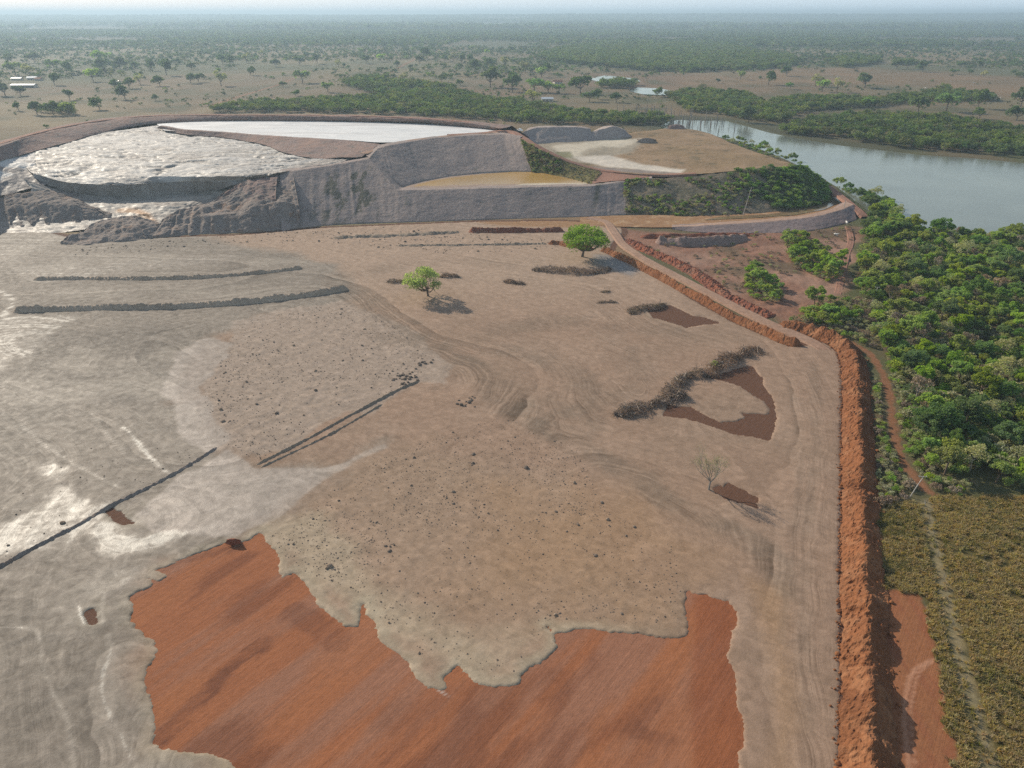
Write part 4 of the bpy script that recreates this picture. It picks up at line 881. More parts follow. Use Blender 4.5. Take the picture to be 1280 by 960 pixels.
def unlinked(name, me): return bpy.data.objects.new(name, me)

def scatter(name, pts, sc, idx, protos, rz=None, kind='stuff'):
    n = len(pts)
    me = bpy.data.meshes.new(name); me.vertices.add(n); me.vertices.foreach_set('co', np.asarray(pts, np.float32).ravel())
    for k, a, t_ in (('sc', sc, 'FLOAT'), ('rz', rng.uniform(0, 6.28, n) if rz is None else rz, 'FLOAT')):
        at = me.attributes.new(k, t_, 'POINT'); at.data.foreach_set('value', np.asarray(a, np.float32))
    at = me.attributes.new('pick', 'INT', 'POINT'); at.data.foreach_set('value', np.asarray(idx, np.int32))
    o = link(name, me); cl = bpy.data.collections.new(name + '_kinds')
    for i, m in enumerate(protos): cl.objects.link(unlinked(f'{name}_kind_{i:02d}', m))
    ng = bpy.data.node_groups.new(name, 'GeometryNodeTree'); ng.interface.new_socket('Geometry', in_out='INPUT', socket_type='NodeSocketGeometry'); ng.interface.new_socket('Geometry', in_out='OUTPUT', socket_type='NodeSocketGeometry')
    N = ng.nodes; gi = N.new('NodeGroupInput'); go = N.new('NodeGroupOutput'); iop = N.new('GeometryNodeInstanceOnPoints'); ci = N.new('GeometryNodeCollectionInfo')
    ci.inputs['Collection'].default_value = cl; ci.inputs['Separate Children'].default_value = True; ci.inputs['Reset Children'].default_value = True
    def na(k, t_):
        a = N.new('GeometryNodeInputNamedAttribute'); a.data_type = t_; a.inputs['Name'].default_value = k; return a.outputs['Attribute']
    cx = N.new('ShaderNodeCombineXYZ'); lk_ = ng.links.new
    lk_(gi.outputs[0], iop.inputs['Points']); lk_(ci.outputs[0], iop.inputs['Instance']); iop.inputs['Pick Instance'].default_value = True
    lk_(na('pick', 'INT'), iop.inputs['Instance Index']); lk_(na('rz', 'FLOAT'), cx.inputs[2]); lk_(cx.outputs[0], iop.inputs['Rotation']); lk_(na('sc', 'FLOAT'), iop.inputs['Scale']); lk_(iop.outputs[0], go.inputs[0])
    md = o.modifiers.new('scatter', 'NODES'); md.node_group = ng
    return tag(o, kind=kind)

def poisson(polys, r, n_try, seed, excl=()):
    """world points at least r apart inside survey polygons"""
    rg = np.random.default_rng(seed); out = []; cell = {}
    pw = [W(q) for q in polys]; ex = [W(q) for q in excl]
    for q in pw:
        lo, hi = q.min(0), q.max(0); c = rg.uniform(lo, hi, (n_try, 2)); c = c[pip(c[:, 0], c[:, 1], q)]
        for e in ex: c = c[~pip(c[:, 0], c[:, 1], e)]
        for x, y in c:
            k = (int(x // r), int(y // r)); bad = False
            for i in (-1, 0, 1):
                for j in (-1, 0, 1):
                    for (a, b) in cell.get((k[0] + i, k[1] + j), ()):
                        if (a - x) ** 2 + (b - y) ** 2 < r * r: bad = True
            if not bad: cell.setdefault(k, []).append((x, y)); out.append((x, y))
    return np.array(out)

FOREST = [(1092,300),(1130,288),(1180,292),(1222,297),(1290,302),(1420,312),(1560,560),(1500,640),(1290,608),(1205,600),(1165,590),(1145,560),(1135,520),(1122,470),(1108,440),(1090,420),(1092,400),(1090,380),(1072,362),(1078,335),(1074,318)]
PENIN = [(1046,232),(1062,240),(1080,252),(1096,268),(1088,280),(1080,300),(1110,300),(1150,296),(1125,272),(1105,252),(1075,238)]
CLUMP1 = [(980,296),(1000,292),(1022,310),(1050,325),(1052,345),(1035,352),(1010,340),(990,330)]
CLUMP2 = [(930,345),(945,338),(972,362),(978,378),(960,380),(936,372)]
CLUMP3 = [(1002,388),(1030,382),(1072,388),(1075,402),(1030,408),(1008,402)]
LBANK = [(905,177),(935,180),(965,190),(990,200),(1000,207),(985,204),(960,199),(930,188)]
STRIP = [(1092,470),(1100,480),(1106,540),(1118,575),(1138,608),(1130,625),(1098,632),(1096,560)]
FZ = [('wood', FOREST, 4.7), ('point', PENIN, 5.0), ('clump', CLUMP1, 4.6), ('clump', CLUMP2, 4.0), ('clump', CLUMP3, 4.2), ('bank', LBANK, 5.5)]
cand = []
for zn, pl_, r in FZ:
    for x, y in poisson([pl_], r, 14000, 900 + len(cand)):
        z = float(ground_z(x, y)); 
        n_ = float(fbm(np.array([x]), np.array([y]), .035, 3, 905)[0]); u = random.random()
        if zn == 'clump': k = random.choice([0, 3, 7, 9, 3])
        elif zn == 'wood':
            k = random.choices(range(10), [2, 2, 1.2 + 5 * max(0, n_), 2.2 + 4 * max(0, -n_), 2, 2.4, .8 + 3 * max(0, n_), 1.6, 1.9, 3.2])[0]
        else: k = random.choice([0, 9, 2, 6, 4, 5])
        s = random.choice([random.uniform(.45, .75), random.uniform(.6, .95), random.uniform(.8, 1.25)]) * (.8 if zn == 'clump' else 1.0) * (.75 if zn == 'bank' else 1)
        fx, fy = proj(x, y, z + 5); d = math.hypot(math.hypot(x, y), 95); inside = -40 < fx < 1320 and 0 < fy < 1000
        cand.append((s * 8 / d if inside else 0, zn, x, y, z, s, k))
cand.sort(reverse=True); IND = cand[:285]; REST = cand[285:]
where = {'wood': 'in the dense wood beside the river', 'point': 'on the wooded point in front of the river', 'clump': 'on bare red ground right of the causeway', 'bank': 'on the near river bank below the platform'}
for _, zn, x, y, z, s, k in IND:
    t = empty('broadleaf_tree', (x, y, z), random.uniform(0, 6.28)); t.scale = (s, s, s * random.uniform(.9, 1.15))
    reg = ''
    if zn == 'wood':
        reg = 'at the wood edge by dry grass' if y < 172 else ('in the wood right of the track' if y < 230 else ('in the middle of the wood' if y < 300 else 'in the wood near the river'))
        if x < 112 + (y - 170) * .28 and y < 260: reg = 'on the wood edge along the track'
    tag(t, f'{DESC[k]} broadleaf tree {reg or where[zn]}', 'tree', f'{DESC[k]} trees {reg or where[zn]}')
    for nm, m in zip(('trunk', 'crown'), ENT[k]):
        link(nm, m, t)
scatter('woodland', [c[2:5] for c in REST], [c[5] for c in REST], [c[6] for c in REST], [e[1] for e in ENT])
# undergrowth: bushes under and between
BUSH = [low_proto('bush', 1.6, 1.1, 380, .2, k, 20 + i) for i, k in enumerate(('mid', 'olive', 'bright', 'dry', 'dark'))]
up = poisson([FOREST], 2.6, 9000, 31); us = poisson([STRIP, [(1110,455),(1125,470),(1140,520),(1150,560),(1170,595),(1215,605),(1200,622),(1165,612),(1135,580),(1122,540),(1116,500)], [(1100,425),(1125,440),(1140,470),(1118,470)]], 1.3, 3000, 32); uw = poisson([WEDGE], 2.2, 800, 33); uw = uw[fbm(uw[:, 0], uw[:, 1], .05, 4, 77) > .12]; uc = poisson([CLUMP1, CLUMP2, CLUMP3, PENIN], 2.0, 1500, 34)
ud = poisson([[(1030,375),(1085,375),(1100,420),(1090,440),(1060,425),(1020,405),(985,402)]], 2.0, 1200, 35)
allp = np.concatenate([up, us, uw, uc, ud])
trw = smooth(W(TRACK), 4); m_ = _dseg(allp[:, 0], allp[:, 1], trw, False) > 1.5
pick = np.concatenate([rng.choice([0, 1, 2, 4, 1], len(up)), rng.choice([0, 2, 1, 1, 3], len(us)), rng.choice([1, 3, 3], len(uw)), rng.choice([0, 2, 1], len(uc)), rng.choice([1, 3, 3, 1, 0], len(ud))])
scl = np.concatenate([rng.uniform(.9, 2.0, len(up)), rng.uniform(.35, .85, len(us)), rng.uniform(.3, .8, len(uw)), rng.uniform(.5, 1.1, len(uc)), rng.uniform(.5, 1.1, len(ud))])
allp, pick, scl = allp[m_], pick[m_], scl[m_]
scatter('undergrowth', np.c_[allp, ground_z(allp[:, 0], allp[:, 1])], scl, pick, BUSH)
# scrub on the overgrown wall and the grassy slope
def on_grid(G, n, seed, vlo=0, vhi=1, pw=1.0):
    rg = np.random.default_rng(seed); i = (rg.uniform(vlo, vhi, n) ** pw * (G.shape[0] - 1)).astype(int); j = (rg.random(n) * (G.shape[1] - 1)).astype(int); return G[i, j]
pv = on_grid(VEGW, 1600, 41, .02, 1); dn = fbm(pv[:, 0], pv[:, 1], .05, 4, 42, pv[:, 2]); pv = pv[(dn > -.1) | (pv[:, 0] > 150)]
kx = sstep(120, 165, pv[:, 0]) ; big = rng.random(len(pv)) < kx * .5
scatter('scrub', pv - [0, 0, .3], np.where(big, rng.uniform(1.0, 1.7, len(pv)), rng.uniform(.35, .95, len(pv))), np.where(big, rng.choice([0, 4, 4], len(pv)), rng.choice([1, 3, 4, 1, 0], len(pv))), BUSH)
ps = on_grid(SLOPE, 420, 43, 0, 1); pk = np.where(ps[:, 0] < 30, rng.choice([4, 1, 3], len(ps)), rng.choice([1, 3], len(ps)))
scatter('scrub.001', ps - [0, 0, .2], np.where(ps[:, 0] < 30, rng.uniform(.4, .9, len(ps)), rng.uniform(.2, .4, len(ps))), pk, BUSH)
#==GRASS==
def tuft(name, n, h, w_, lm, seed):
    rg = np.random.default_rng(seed); V = []; ti = []
    for i in range(n):
        a = rg.uniform(0, 6.28); r = rg.uniform(0, .35); b = np.array([math.cos(a) * r, math.sin(a) * r, 0]); l = rg.normal(0, .32, 2); hh = h * rg.uniform(.5, 1.1); t_ = b + np.array([l[0], l[1], hh]); m = (b + t_) / 2 + np.array([0, 0, .12 * h])
        s = np.array([-math.sin(a), math.cos(a), 0]) * w_; V += [b - s, b + s, m + s * .8, m - s * .8, m - s * .8, m + s * .8, t_ + s * .1, t_ - s * .1]; ti += [rg.random()] * 8
    V = np.array(V); m = mesh_np(name, V, np.arange(len(V)).reshape(-1, 4), False, {'tint': ti}); m.materials.append(M_leaf[lm]); return m
M_leaf['straw'] = leafmat('leaf_straw', (.30, .225, .075), (.42, .32, .125), .45, var=.2, gain=1.2); M_leaf['grassy'] = leafmat('leaf_grass', (.17, .16, .04), (.25, .22, .06), .4, var=.25, gain=1.15)
TUFT = [tuft('tuft', 16, .62, .05, 'straw', 1), tuft('tuft', 18, .5, .055, 'straw', 2), tuft('tuft', 16, .55, .05, 'grassy', 3), tuft('tuft', 18, .4, .06, 'grassy', 4)]
q = W(GRASS); lo, hi = q.min(0) - 2, np.minimum(q.max(0), [135, 400]); gp = rng.uniform(lo, hi, (75000, 2)); gp = gp[sdf(gp[:, 0], gp[:, 1], q, 12) + 1.6 * fbm(gp[:, 0], gp[:, 1], .4, 4, 92) > rng.normal(0, .35, len(gp))]; gp = gp[fbm(gp[:, 0], gp[:, 1], .45, 3, 57) > -.33]
fd = _dseg(gp[:, 0], gp[:, 1], smooth(W(FENCE), 4), False); dens = .75 + .5 * fbm(gp[:, 0], gp[:, 1], .3, 4, 93); keep = (rng.random(len(gp)) < np.where(fd < 1.7, .06, dens)); gp = gp[keep][:34000]
gn = fbm(gp[:, 0], gp[:, 1], .18, 4, 55)
scatter('grass', np.c_[gp, ground_z(gp[:, 0], gp[:, 1]) - .02], rng.uniform(.7, 1.5, len(gp)), np.where(gn + rng.normal(0, .3, len(gp)) > .3, rng.integers(2, 4, len(gp)), rng.integers(0, 2, len(gp))), TUFT)
#==LONE==
def lone_tree(name, bx, by, rx, rz, h, n, leaf, lm, seed, label, tr, lumps, lr, hollow, lean=(0, 0)):
    x, y, _ = P(bx, by, .4); t = empty(name, (x, y, mud_z(x, y) - .05)); tag(t, label, 'tree')
    rg = np.random.default_rng(seed); zc = h - rz
    cp, ti, cs = crown_pts(rg, n, rx, rz, zc, lumps, lr, hollow); cp[:, :2] += lean; cs = cs + np.array([lean[0], lean[1], 0])
    fork = np.array([lean[0] * .4, lean[1] * .4, max(1.3, zc - rz * .75)])
    paths = [(np.array([[0, 0, -.4], [0, 0, .3], fork * [.3, .3, .55], fork]), [tr * 1.7, tr * 1.2, tr, tr * .9])]
    for c in cs[:16]:
        m = fork * .5 + c * .5 + rg.normal(0, .3, 3) + np.array([0, 0, -.25 * rz]); paths.append((smooth(np.array([fork, m, c]), 3), np.linspace(tr * .6, tr * .12, 7)))
        for j in range(4):
            e = c + rg.normal(0, 1, 3) * np.array([rx * lr, rx * lr, rx * lr * .6]) * .8; paths.append((np.array([m * .4 + c * .6, (m + c) * .25 + e * .5, e]), [tr * .22, tr * .13, tr * .05]))
    V, Fc = tubes(paths, 7); link('trunk', mesh_np('trunk', V, Fc, True), t, [M_bark])
    lv, lf_, lt = leaves(cp, leaf, rg, ti); link('crown', mesh_np('crown', lv, lf_, False, {'tint': lt}), t, [M_leaf[lm]]); return t
M_leaf['lone'] = leafmat('leaf_lone', (.085, .17, .022), (.15, .25, .04), .45, var=.05); M_leaf['lone2'] = leafmat('leaf_lone_pale', (.17, .24, .045), (.26, .33, .08), .55, var=.05)
lone_tree('round_tree', 728, 320, 10.0, 5.6, 12.8, 5200, .42, 'lone', 61, 'big bright green round tree standing on the mud by the orange berms', .55, 22, .34, .6, (1.6, 0))
lone_tree('spreading_tree', 535, 369, 7.8, 5.0, 11.2, 3200, .34, 'lone2', 62, 'smaller pale green spreading tree alone on the open mud', .35, 15, .34, .62, (-1.0, 0))
# bare tree
x, y, _ = P(886, 611, .3); t = empty('bare_tree', (x, y, mud_z(x, y) - .1)); tag(t, 'slender leafless grey tree beside a small brown soil patch', 'tree')
rg = np.random.default_rng(63); paths = []; 
def grow(p, d, L, r, lev):
    pts, rad, dd = limb(p, d, L, r, rg, 4, .35, .14); paths.append((pts, rad))
    if lev == 0: return
    for j in range(rg.integers(3, 5)):
        q = pts[rg.integers(2, 5)]; nd = dd + rg.normal(0, .38, 3) + np.array([0, 0, .12]); grow(q, nd, L * rg.uniform(.5, .75), r * .5, lev - 1)
paths.append((np.array([[0, 0, -.4], [.02, 0, 1.2], [.1, .05, 2.6]]), np.array([.3, .23, .19])))
for k in range(6):
    a = k * 1.05 + .4; grow(np.array([.08, .04, rg.uniform(1.9, 2.6)]), np.array([.42 * math.cos(a), .42 * math.sin(a), 1]), 4.2, .13, 3)
V, Fc = tubes(paths, 5); zf_ = 10.6 / V[:, 2].max(); V[:, 2] *= zf_
link('trunk', mesh_np('trunk', V, Fc, True), t, [plain('grey_bark', (.30, .27, .23), .9, .1)])
ends = np.array([p_[0][-1] for p_ in paths if p_[1][0] < .05]) * [1, 1, zf_]; cc = np.repeat(ends, 4, 0)[:1600]; cc = cc + rg.normal(0, .3, cc.shape)
lv, lf_, lt = leaves(cc, .10, rg, rg.random(len(cc))); link('crown', mesh_np('crown', lv, lf_, False, {'tint': lt}), t, [M_leaf['olive']])
#==BRUSH==
M_twig = plain('dead_wood', (.21, .155, .12), .9, .1, .35, .8); M_twigp = plain('pale_dead_wood', (.40, .33, .27), .9, .1, .2, .8)
M_leaf['dead'] = leafmat('leaf_dead', (.15, .105, .08), (.27, .185, .13), .25, var=.1)
def brush(pxs, width, h, n, label, seed, green=0):
    rg = np.random.default_rng(seed); p, s = resample(smooth(PL(pxs, .35), 6), .3); c0 = p.mean(0); c0[2] = mud_z(c0[0], c0[1])
    t = empty('brush_pile', c0); tag(t, label, 'brush pile'); Lh = s[-1]
    tg = np.gradient(p, axis=0); tg /= np.linalg.norm(tg, axis=1, keepdims=True); nn = np.c_[tg[:, 1], -tg[:, 0]]
    def pts(k, sh=1.0):
        i = rg.integers(0, len(p), k); a = np.clip(rg.normal(0, .42, k), -1, 1); e = np.minimum(1, np.minimum(s[i], Lh - s[i]) / (1.2 + width * .25) + .25)
        wv = width * .5 * (1 + .8 * fbm(s[i], s[i] * 0, .22, 3, seed)); a = a + .45 * fbm(s[i], s[i] * 0, .3, 3, seed + 5); hv = h * (1 + 1.0 * fbm(s[i], s[i] * 0, .3, 3, seed + 1)) * (1 - a * a) * e
        q = np.c_[p[i, :2] + nn[i] * (a * wv * e)[:, None], np.maximum(hv, .15) * rg.uniform(0, 1, k) ** .7 * sh]; return q - [c0[0], c0[1], 0], tg[i]
    for mat, k, L_, r_, nm in ((M_twig, n, (1.0, 3.2), .045, 'twigs'), (M_twigp, max(4, n // 9), (1.5, 4.5), .06, 'branches')):
        c, tt = pts(k); paths = []
        for i in range(k):
            d = rg.normal(0, 1, 3) * [1, 1, .55]; d /= np.linalg.norm(d); L_i = rg.uniform(*L_); b = d * L_i / 2; m = rg.normal(0, .15, 3); q = np.array([c[i] - b, c[i] + m, c[i] + b]); q[:, 2] = np.maximum(q[:, 2], -.05); paths.append((q, np.array([1, .8, .35]) * r_ * rg.uniform(.6, 1.8)))
        V, Fc = tubes(paths, 3); link(nm, mesh_np(nm, V, Fc), t, [mat])
    c, _ = pts(n * 4, .92); lv, lf_, lt = leaves(c, .21, rg, rg.random(len(c))); link('foliage', mesh_np('foliage', lv, lf_, False, {'tint': lt}), t, [M_leaf['dead']])
    if green:
        i0 = int(len(p) * green); cc = p[i0] - c0 + [0, 0, h * .8]; cc = cc + rg.normal(0, .6, (130, 3)); lv, lf_, lt = leaves(cc, .2, rg, rg.random(130)); link('green_shoot', mesh_np('shoot', lv, lf_, False, {'tint': lt}), t, [M_leaf['bright']])
    return t
brush([(768,518),(790,514),(815,507),(838,500),(856,492)], 6.0, 2.0, 620, 'dark brush pile at the near left end of the long brush row', 71)
brush([(836,497),(848,478),(862,470),(884,470)], 6.0, 2.4, 480, 'tangled brown brush pile in the middle of the long brush row', 72)
brush([(880,470),(898,458),(920,447),(948,434)], 7.0, 2.6, 760, 'dark brush pile with a green shoot at the far end of the long brush row', 73, .2)
brush([(666,337),(690,338),(715,340),(740,341),(764,336)], 6.5, 1.7, 640, 'long low dark brush pile in front of the big round tree', 74)
brush([(630,352),(642,353),(655,355)], 4.0, 1.2, 150, 'small brush pile alone on the mud between the two green trees', 75)
brush([(788,392),(800,386),(822,384),(830,380)], 6.0, 1.7, 330, 'brown brush pile at the tip of a brown soil patch by the causeway', 76)
brush([(550,346),(562,345),(574,346)], 3.0, 1.3, 120, 'small dark brush pile just right of the pale spreading tree', 77)
brush([(484,352),(496,352),(506,351)], 2.6, .9, 80, 'tiny dark brush heap just left of the pale spreading tree', 78)
brush([(752,365),(762,364)], 2.2, .7, 40, 'scrap of dead brush nearest the long pile by the round tree', 79)
brush([(748,378),(760,377),(772,378)], 2.4, .7, 60, 'thin scatter of dead twigs halfway to the brown brush pile', 80)
#==CLODS==
M_clod = plain('dry_clod', (.19, .15, .12), .95, .1, .3, 3.0); M_clodl = plain('pale_clod', (.30, .225, .165), .95, .1, .2, 3.0); M_clodo = soil('orange_clod', (.27, .11, .045), (.2, .08, .035), fine=2, bumpd=.1)
def clod(name, seed, mat, sub=2):
    import bmesh
    bm = bmesh.new(); bmesh.ops.create_icosphere(bm, subdivisions=sub, radius=.5); V = np.array([v.co[:] for v in bm.verts]); Fc = np.array([[v.index for v in f.verts] for f in bm.faces]); bm.free()
    d = 1 + .55 * fbm(V[:, 0], V[:, 1], 1.9, 3, seed, V[:, 2]); V = V * d[:, None] * [1, .85, .62]; V[:, 2] += .16; m = mesh_np(name, V, Fc); m.materials.append(mat); return m
CL = [clod('clod', i, M_clod) for i in range(4)] + [clod('clod', 10 + i, M_clodl) for i in range(3)]; CLO = [clod('clod', 20 + i, M_clodo) for i in range(4)]
CZ1 = [(298,405),(360,390),(430,378),(500,412),(545,450),(520,478),(420,530),(322,578),(280,555),(255,500),(265,470),(285,435)]
CZ2 = [(340,670),(400,625),(480,570),(560,540),(640,520),(720,560),(760,640),(850,690),(850,780),(790,780),(690,775),(640,845),(600,850),(520,820),(450,745),(360,705)]
CZ3 = [(70,318),(120,308),(210,300),(300,294),(385,288),(470,284),(560,290),(690,300),(700,312),(560,318),(470,310),(400,305),(300,304),(200,312),(120,320)]
CZ4 = [(-20,600),(60,560),(150,560),(260,560),(200,600),(100,655),(0,705)]
cl = []
for zn, n_, rmin in (('far', 1500, .24), ('near', 3200, .19), ('toe', 420, .5), ('left', 160, .2)):
    q = W({'far': CZ1, 'near': CZ2, 'toe': CZ3, 'left': CZ4}[zn]); c = rng.uniform(q.min(0), q.max(0), (n_ * 3, 2)); c = c[pip(c[:, 0], c[:, 1], q)]
    dn = fbm(c[:, 0], c[:, 1], .06, 3, 991); c = c[rng.random(len(c)) < .55 + .8 * dn][:n_]
    for x, y in c: cl.append((float(rmin * (1 + rng.pareto(3.2) * .7)), zn, x, y))
for bx, by, n_, w_ in ((510,474,26,7), (505,468,14,5), (530,455,9,4), (582,503,16,5), (300,285,0,1), (490,685,4,2), (1010,780,0,1)):
    c0 = P(bx, by)
    for k in range(n_): cl.append((float(rng.uniform(.5, 1.15)), 'dark', c0[0] + rng.normal(0, w_ * .35), c0[1] + rng.normal(0, w_ * .35)))
cl = [(min(s * (1.05 if z_ in ('near', 'far') else 1), 1.3), z_, x, y) for s, z_, x, y in cl if mud_z(x, y) > .03]
cl.sort(key=lambda c: -c[0] / math.hypot(c[2], c[3], 99)); nI = 280
cw = {'far': 'on stony mud above the twin ridges', 'near': 'on the tan mud fan above the red soil', 'toe': 'on the rough mud at the foot of the dam', 'left': 'on wet mud behind the left ridge', 'dark': 'in a small dark cluster on the open mud'}
for s, zn, x, y in cl[:nI]:
    dk = zn == 'dark' or rng.random() < .6; o = link('mud_clod', CL[rng.integers(0, 4) if dk else rng.integers(4, 7)]); o.location = (x, y, mud_z(x, y) - .04); o.rotation_euler = (0, 0, rng.uniform(0, 6.28)); o.scale = (s, s, s * rng.uniform(.7, 1.2))
    tag(o, f'{"dark" if dk else "pale"} lump of dried mud {cw[zn]}', 'clod', f'{"dark" if dk else "pale"} clods {cw[zn]}')
rc = cl[nI:]; scatter('clod_scatter', [(x, y, mud_z(x, y) - .03) for s, z_, x, y in rc], [s for s, *_ in rc], rng.integers(0, 7, len(rc)), CL)
# clods tumbled from the long orange berm
i = rng.integers(0, len(B1), 900); tg = np.gradient(B1, axis=0)[:, :2]; tg /= np.linalg.norm(tg, axis=1, keepdims=True); nn = np.c_[tg[:, 1], -tg[:, 0]]
a = np.where(rng.random(900) < .35, -1, 1) * (4.0 + np.abs(rng.normal(0, .45, 900))); q = B1[i, :2] + nn[i] * a[:, None]
scatter('clod_scatter.001', np.c_[q, [mud_z(*k) for k in q]], rng.uniform(.15, .5, 900) * (1 + (rng.random(900) < .06)), rng.integers(0, 4, 900), CLO)
# dark red heap and patches near the ridge end
G, U, V = loft([[(281,679,.2),(292,682,.2),(303,679,.2)], [(284,675,1.2),(292,673.5,1.5),(300,675,1.2)], [(283,674,.1),(292,672.5,.1),(301,674,.1)]], du=.2, dv=.2, amp=.3, fr=.8, amp2=.2, seed=995)
tag(gmesh('dirt_heap', G, [M_bermd]), 'small dark red dirt heap at the upper tip of the red soil', 'heap')
#==POLES==
M_pole = plain('weathered_pole', (.45, .42, .38), .85, .2, .15, 2)
def pole(name, bx, by, h, r, label, lean=(0, 0), arms=True, z=0):
    x, y, _ = P(bx, by, z); zz = max(z, float(ground_z(x, y))); t = empty(name, (x, y, zz)); tag(t, label, 'pole'); top = np.array([lean[0], lean[1], h])
    V, Fc = tubes([(np.array([[0, 0, -.5], top * .5, top]), [r * 1.15, r, r * .8])], 8); link('shaft', mesh_np('shaft', V, Fc, True), t, [M_pole])
    if arms:
        for f in ((.985, 1.2), (.86, .9)) if arms == 2 else ((.97, 1.0),):
            c = top * f[0]; V, Fc = tubes([(np.array([c + [-f[1], .2, .02], c + [0, .12, .05], c + [f[1], .25, -.1]]), [.07, .08, .07])], 6); link('crossarm', mesh_np('crossarm', V, Fc), t, [M_pole])
            for q in (-.85, .85):
                b = c + np.array([q * f[1], .22, .0]); V, Fc = tubes([(np.array([b, b + [0, 0, .14], b + [0, 0, .26]]), [.05, .075, .03])], 6); link('insulator', mesh_np('insulator', V, Fc), t, [plain('insulator_white', (.7, .7, .68), .4)] if 'insulator_white' not in bpy.data.materials else [bpy.data.materials['insulator_white']])
    return t
pole('utility_pole', 928.5, 269.5, 15.5, .16, 'tall leaning pole with bent crossarms before the overgrown dam wall', (2.6, .3), 2)
pole('utility_pole', 1137, 621, 5.6, .11, 'pale leaning pole at the corner of wood and dry grass', (1.9, .2), 1)
pole('utility_pole', 1088, 382, 7.6, .13, 'thin pale pole standing among bushes at the near wood edge', (1.1, 0), 1)
pole('fence_post', 1157, 632, 1.7, .08, 'short pale post near the leaning pole at the grass edge', (-.6, 0), 0)
pole('marker_post', 1055, 259, 4.5, .14, 'short dark post at the bend of the river road', (.1, 0), 0, z=4)
fp = smooth(W(FENCE), 10); fp, fs = resample(fp, 6.5)
pm = mesh_np('post', *tubes([(np.array([[0, 0, -.3], [0, 0, .7], [.02, 0, 1.35]]), [.055, .05, .045])], 6)); pm.materials.append(plain('grey_post', (.2, .18, .15), .9, .1))
for k, q in enumerate(fp):
    o = link('fence_post', pm); o.location = (q[0] + rng.normal(0, .1), q[1], float(ground_z(q[0], q[1]))); o.rotation_euler = (rng.normal(0, .05), rng.normal(0, .05), rng.uniform(0, 6)); tag(o, 'thin grey fence post in the wire line across the dry grass', 'fence post', 'fence posts across the dry grass')
wp = np.c_[fp, ground_z(fp[:, 0], fp[:, 1])]
V, Fc = tubes([(wp + [0, 0, h_], np.full(len(wp), .005)) for h_ in (.6, .95, 1.25)], 3); o = link('fence_wire', mesh_np('fence_wire', V, Fc), None, [plain('wire_steel', (.14, .13, .12), .7, .3, .1, 1, .2)]); tag(o, 'three strand wire fence running across the dry grass', 'fence')

#==FAR==
# pasture trees, each its own thing
SAV = []
def sav(name, rx, rz, h, n, leaf, lm, seed, tr=.3):
    tm, cm = tree_meshes(name, rx, rz, h, n, leaf, lm, seed, 9, .45, tr)
    nv = len(tm.vertices); V1 = np.zeros(nv * 3, np.float32); tm.vertices.foreach_get('co', V1); V2 = np.zeros(len(cm.vertices) * 3, np.float32); cm.vertices.foreach_get('co', V2)
    f1 = np.array([p_.vertices[:] for p_ in tm.polygons]); f2 = np.arange(len(cm.vertices)).reshape(-1, 4) + nv
    tv = np.zeros(len(cm.vertices), np.float32); cm.attributes['tint'].data.foreach_get('value', tv)
    m = mesh_np(name, np.r_[V1.reshape(-1, 3), V2.reshape(-1, 3)], np.r_[f1, f2], False, {'tint': np.r_[np.zeros(nv), tv]}); m.materials.append(M_leaf[lm]); m.materials.append(M_bark)
    mi = np.zeros(len(f1) + len(f2), np.int32); mi[:len(f1)] = 1; m.polygons.foreach_set('material_index', mi); SAV.append(m)
M_leaf['pasture'] = leafmat('leaf_pasture', (.06, .105, .032), (.10, .15, .045), .35)
for i in range(4): sav('pasture', 5.0 + .5 * (i % 2), 4.3, 9.2, 460, .9, 'pasture', 300 + i)
sav('pasture', 4.8, 4.0, 8.6, 400, .85, 'mid', 305); sav('pasture', 6.2, 3.0, 9, 400, .9, 'dark', 306, .35); sav('pasture', 5, 4.4, 9.5, 300, .8, 'olive', 307)
def off(l, x0): return [(x0 + a / 3., b / 3., c / 3.) for a, b, c in l]
TL = off([(20,360,35),(78,360,28),(262,375,32),(350,305,40),(205,320,32),(432,335,28),(470,372,38),(525,315,28),(600,322,28),(625,285,50),(585,378,18),(720,262,22),(715,312,28),(745,308,28),(830,322,42),(940,282,28),(835,240,28),(873,240,25),(925,235,28),(1035,250,26),(1125,245,28),(1190,240,30),(1155,215,20),(980,210,16),(1270,252,22),(1230,345,32),(1108,360,20),(1062,325,18),(820,275,18),(565,265,35),(450,258,30),(395,270,35),(385,240,40),(485,330,30),(70,415,25),(140,430,40),(200,430,42),(260,430,40),(375,412,32),(350,392,18),(115,290,35),(205,262,30),(60,285,40),(250,280,34),(505,255,20),(660,240,18),(30,240,30),(130,235,30),(1135,310,40)], 0) + \
     off([(95,238,26),(148,232,28),(210,252,18),(232,305,25),(308,220,32),(292,240,26),(388,232,22),(418,235,28),(450,237,28),(478,235,25),(500,268,35),(545,252,28),(558,328,60),(612,248,28),(690,270,32),(640,345,60),(722,345,45),(775,348,40),(815,350,30),(720,388,42),(750,290,35),(765,275,30),(375,308,26),(445,322,22),(930,380,38),(965,372,30),(1030,385,30),(895,350,60),(545,205,18),(637,192,16),(490,188,16),(625,280,14),(70,200,18),(1180,362,32),(8,255,15)], 427) + \
     off([(215,298,30),(318,320,40),(388,285,28),(495,325,34),(575,345,38),(520,345,40),(1105,405,50),(880,420,50),(985,418,55),(1265,400,50),(840,258,28),(898,268,26),(800,258,26),(1125,290,18),(1072,278,16),(1110,250,18),(1015,278,16),(1042,250,16),(690,400,28),(1110,445,30),(1250,450,40),(245,460,50),(400,335,22),(130,312,16),(680,330,40)], 854)
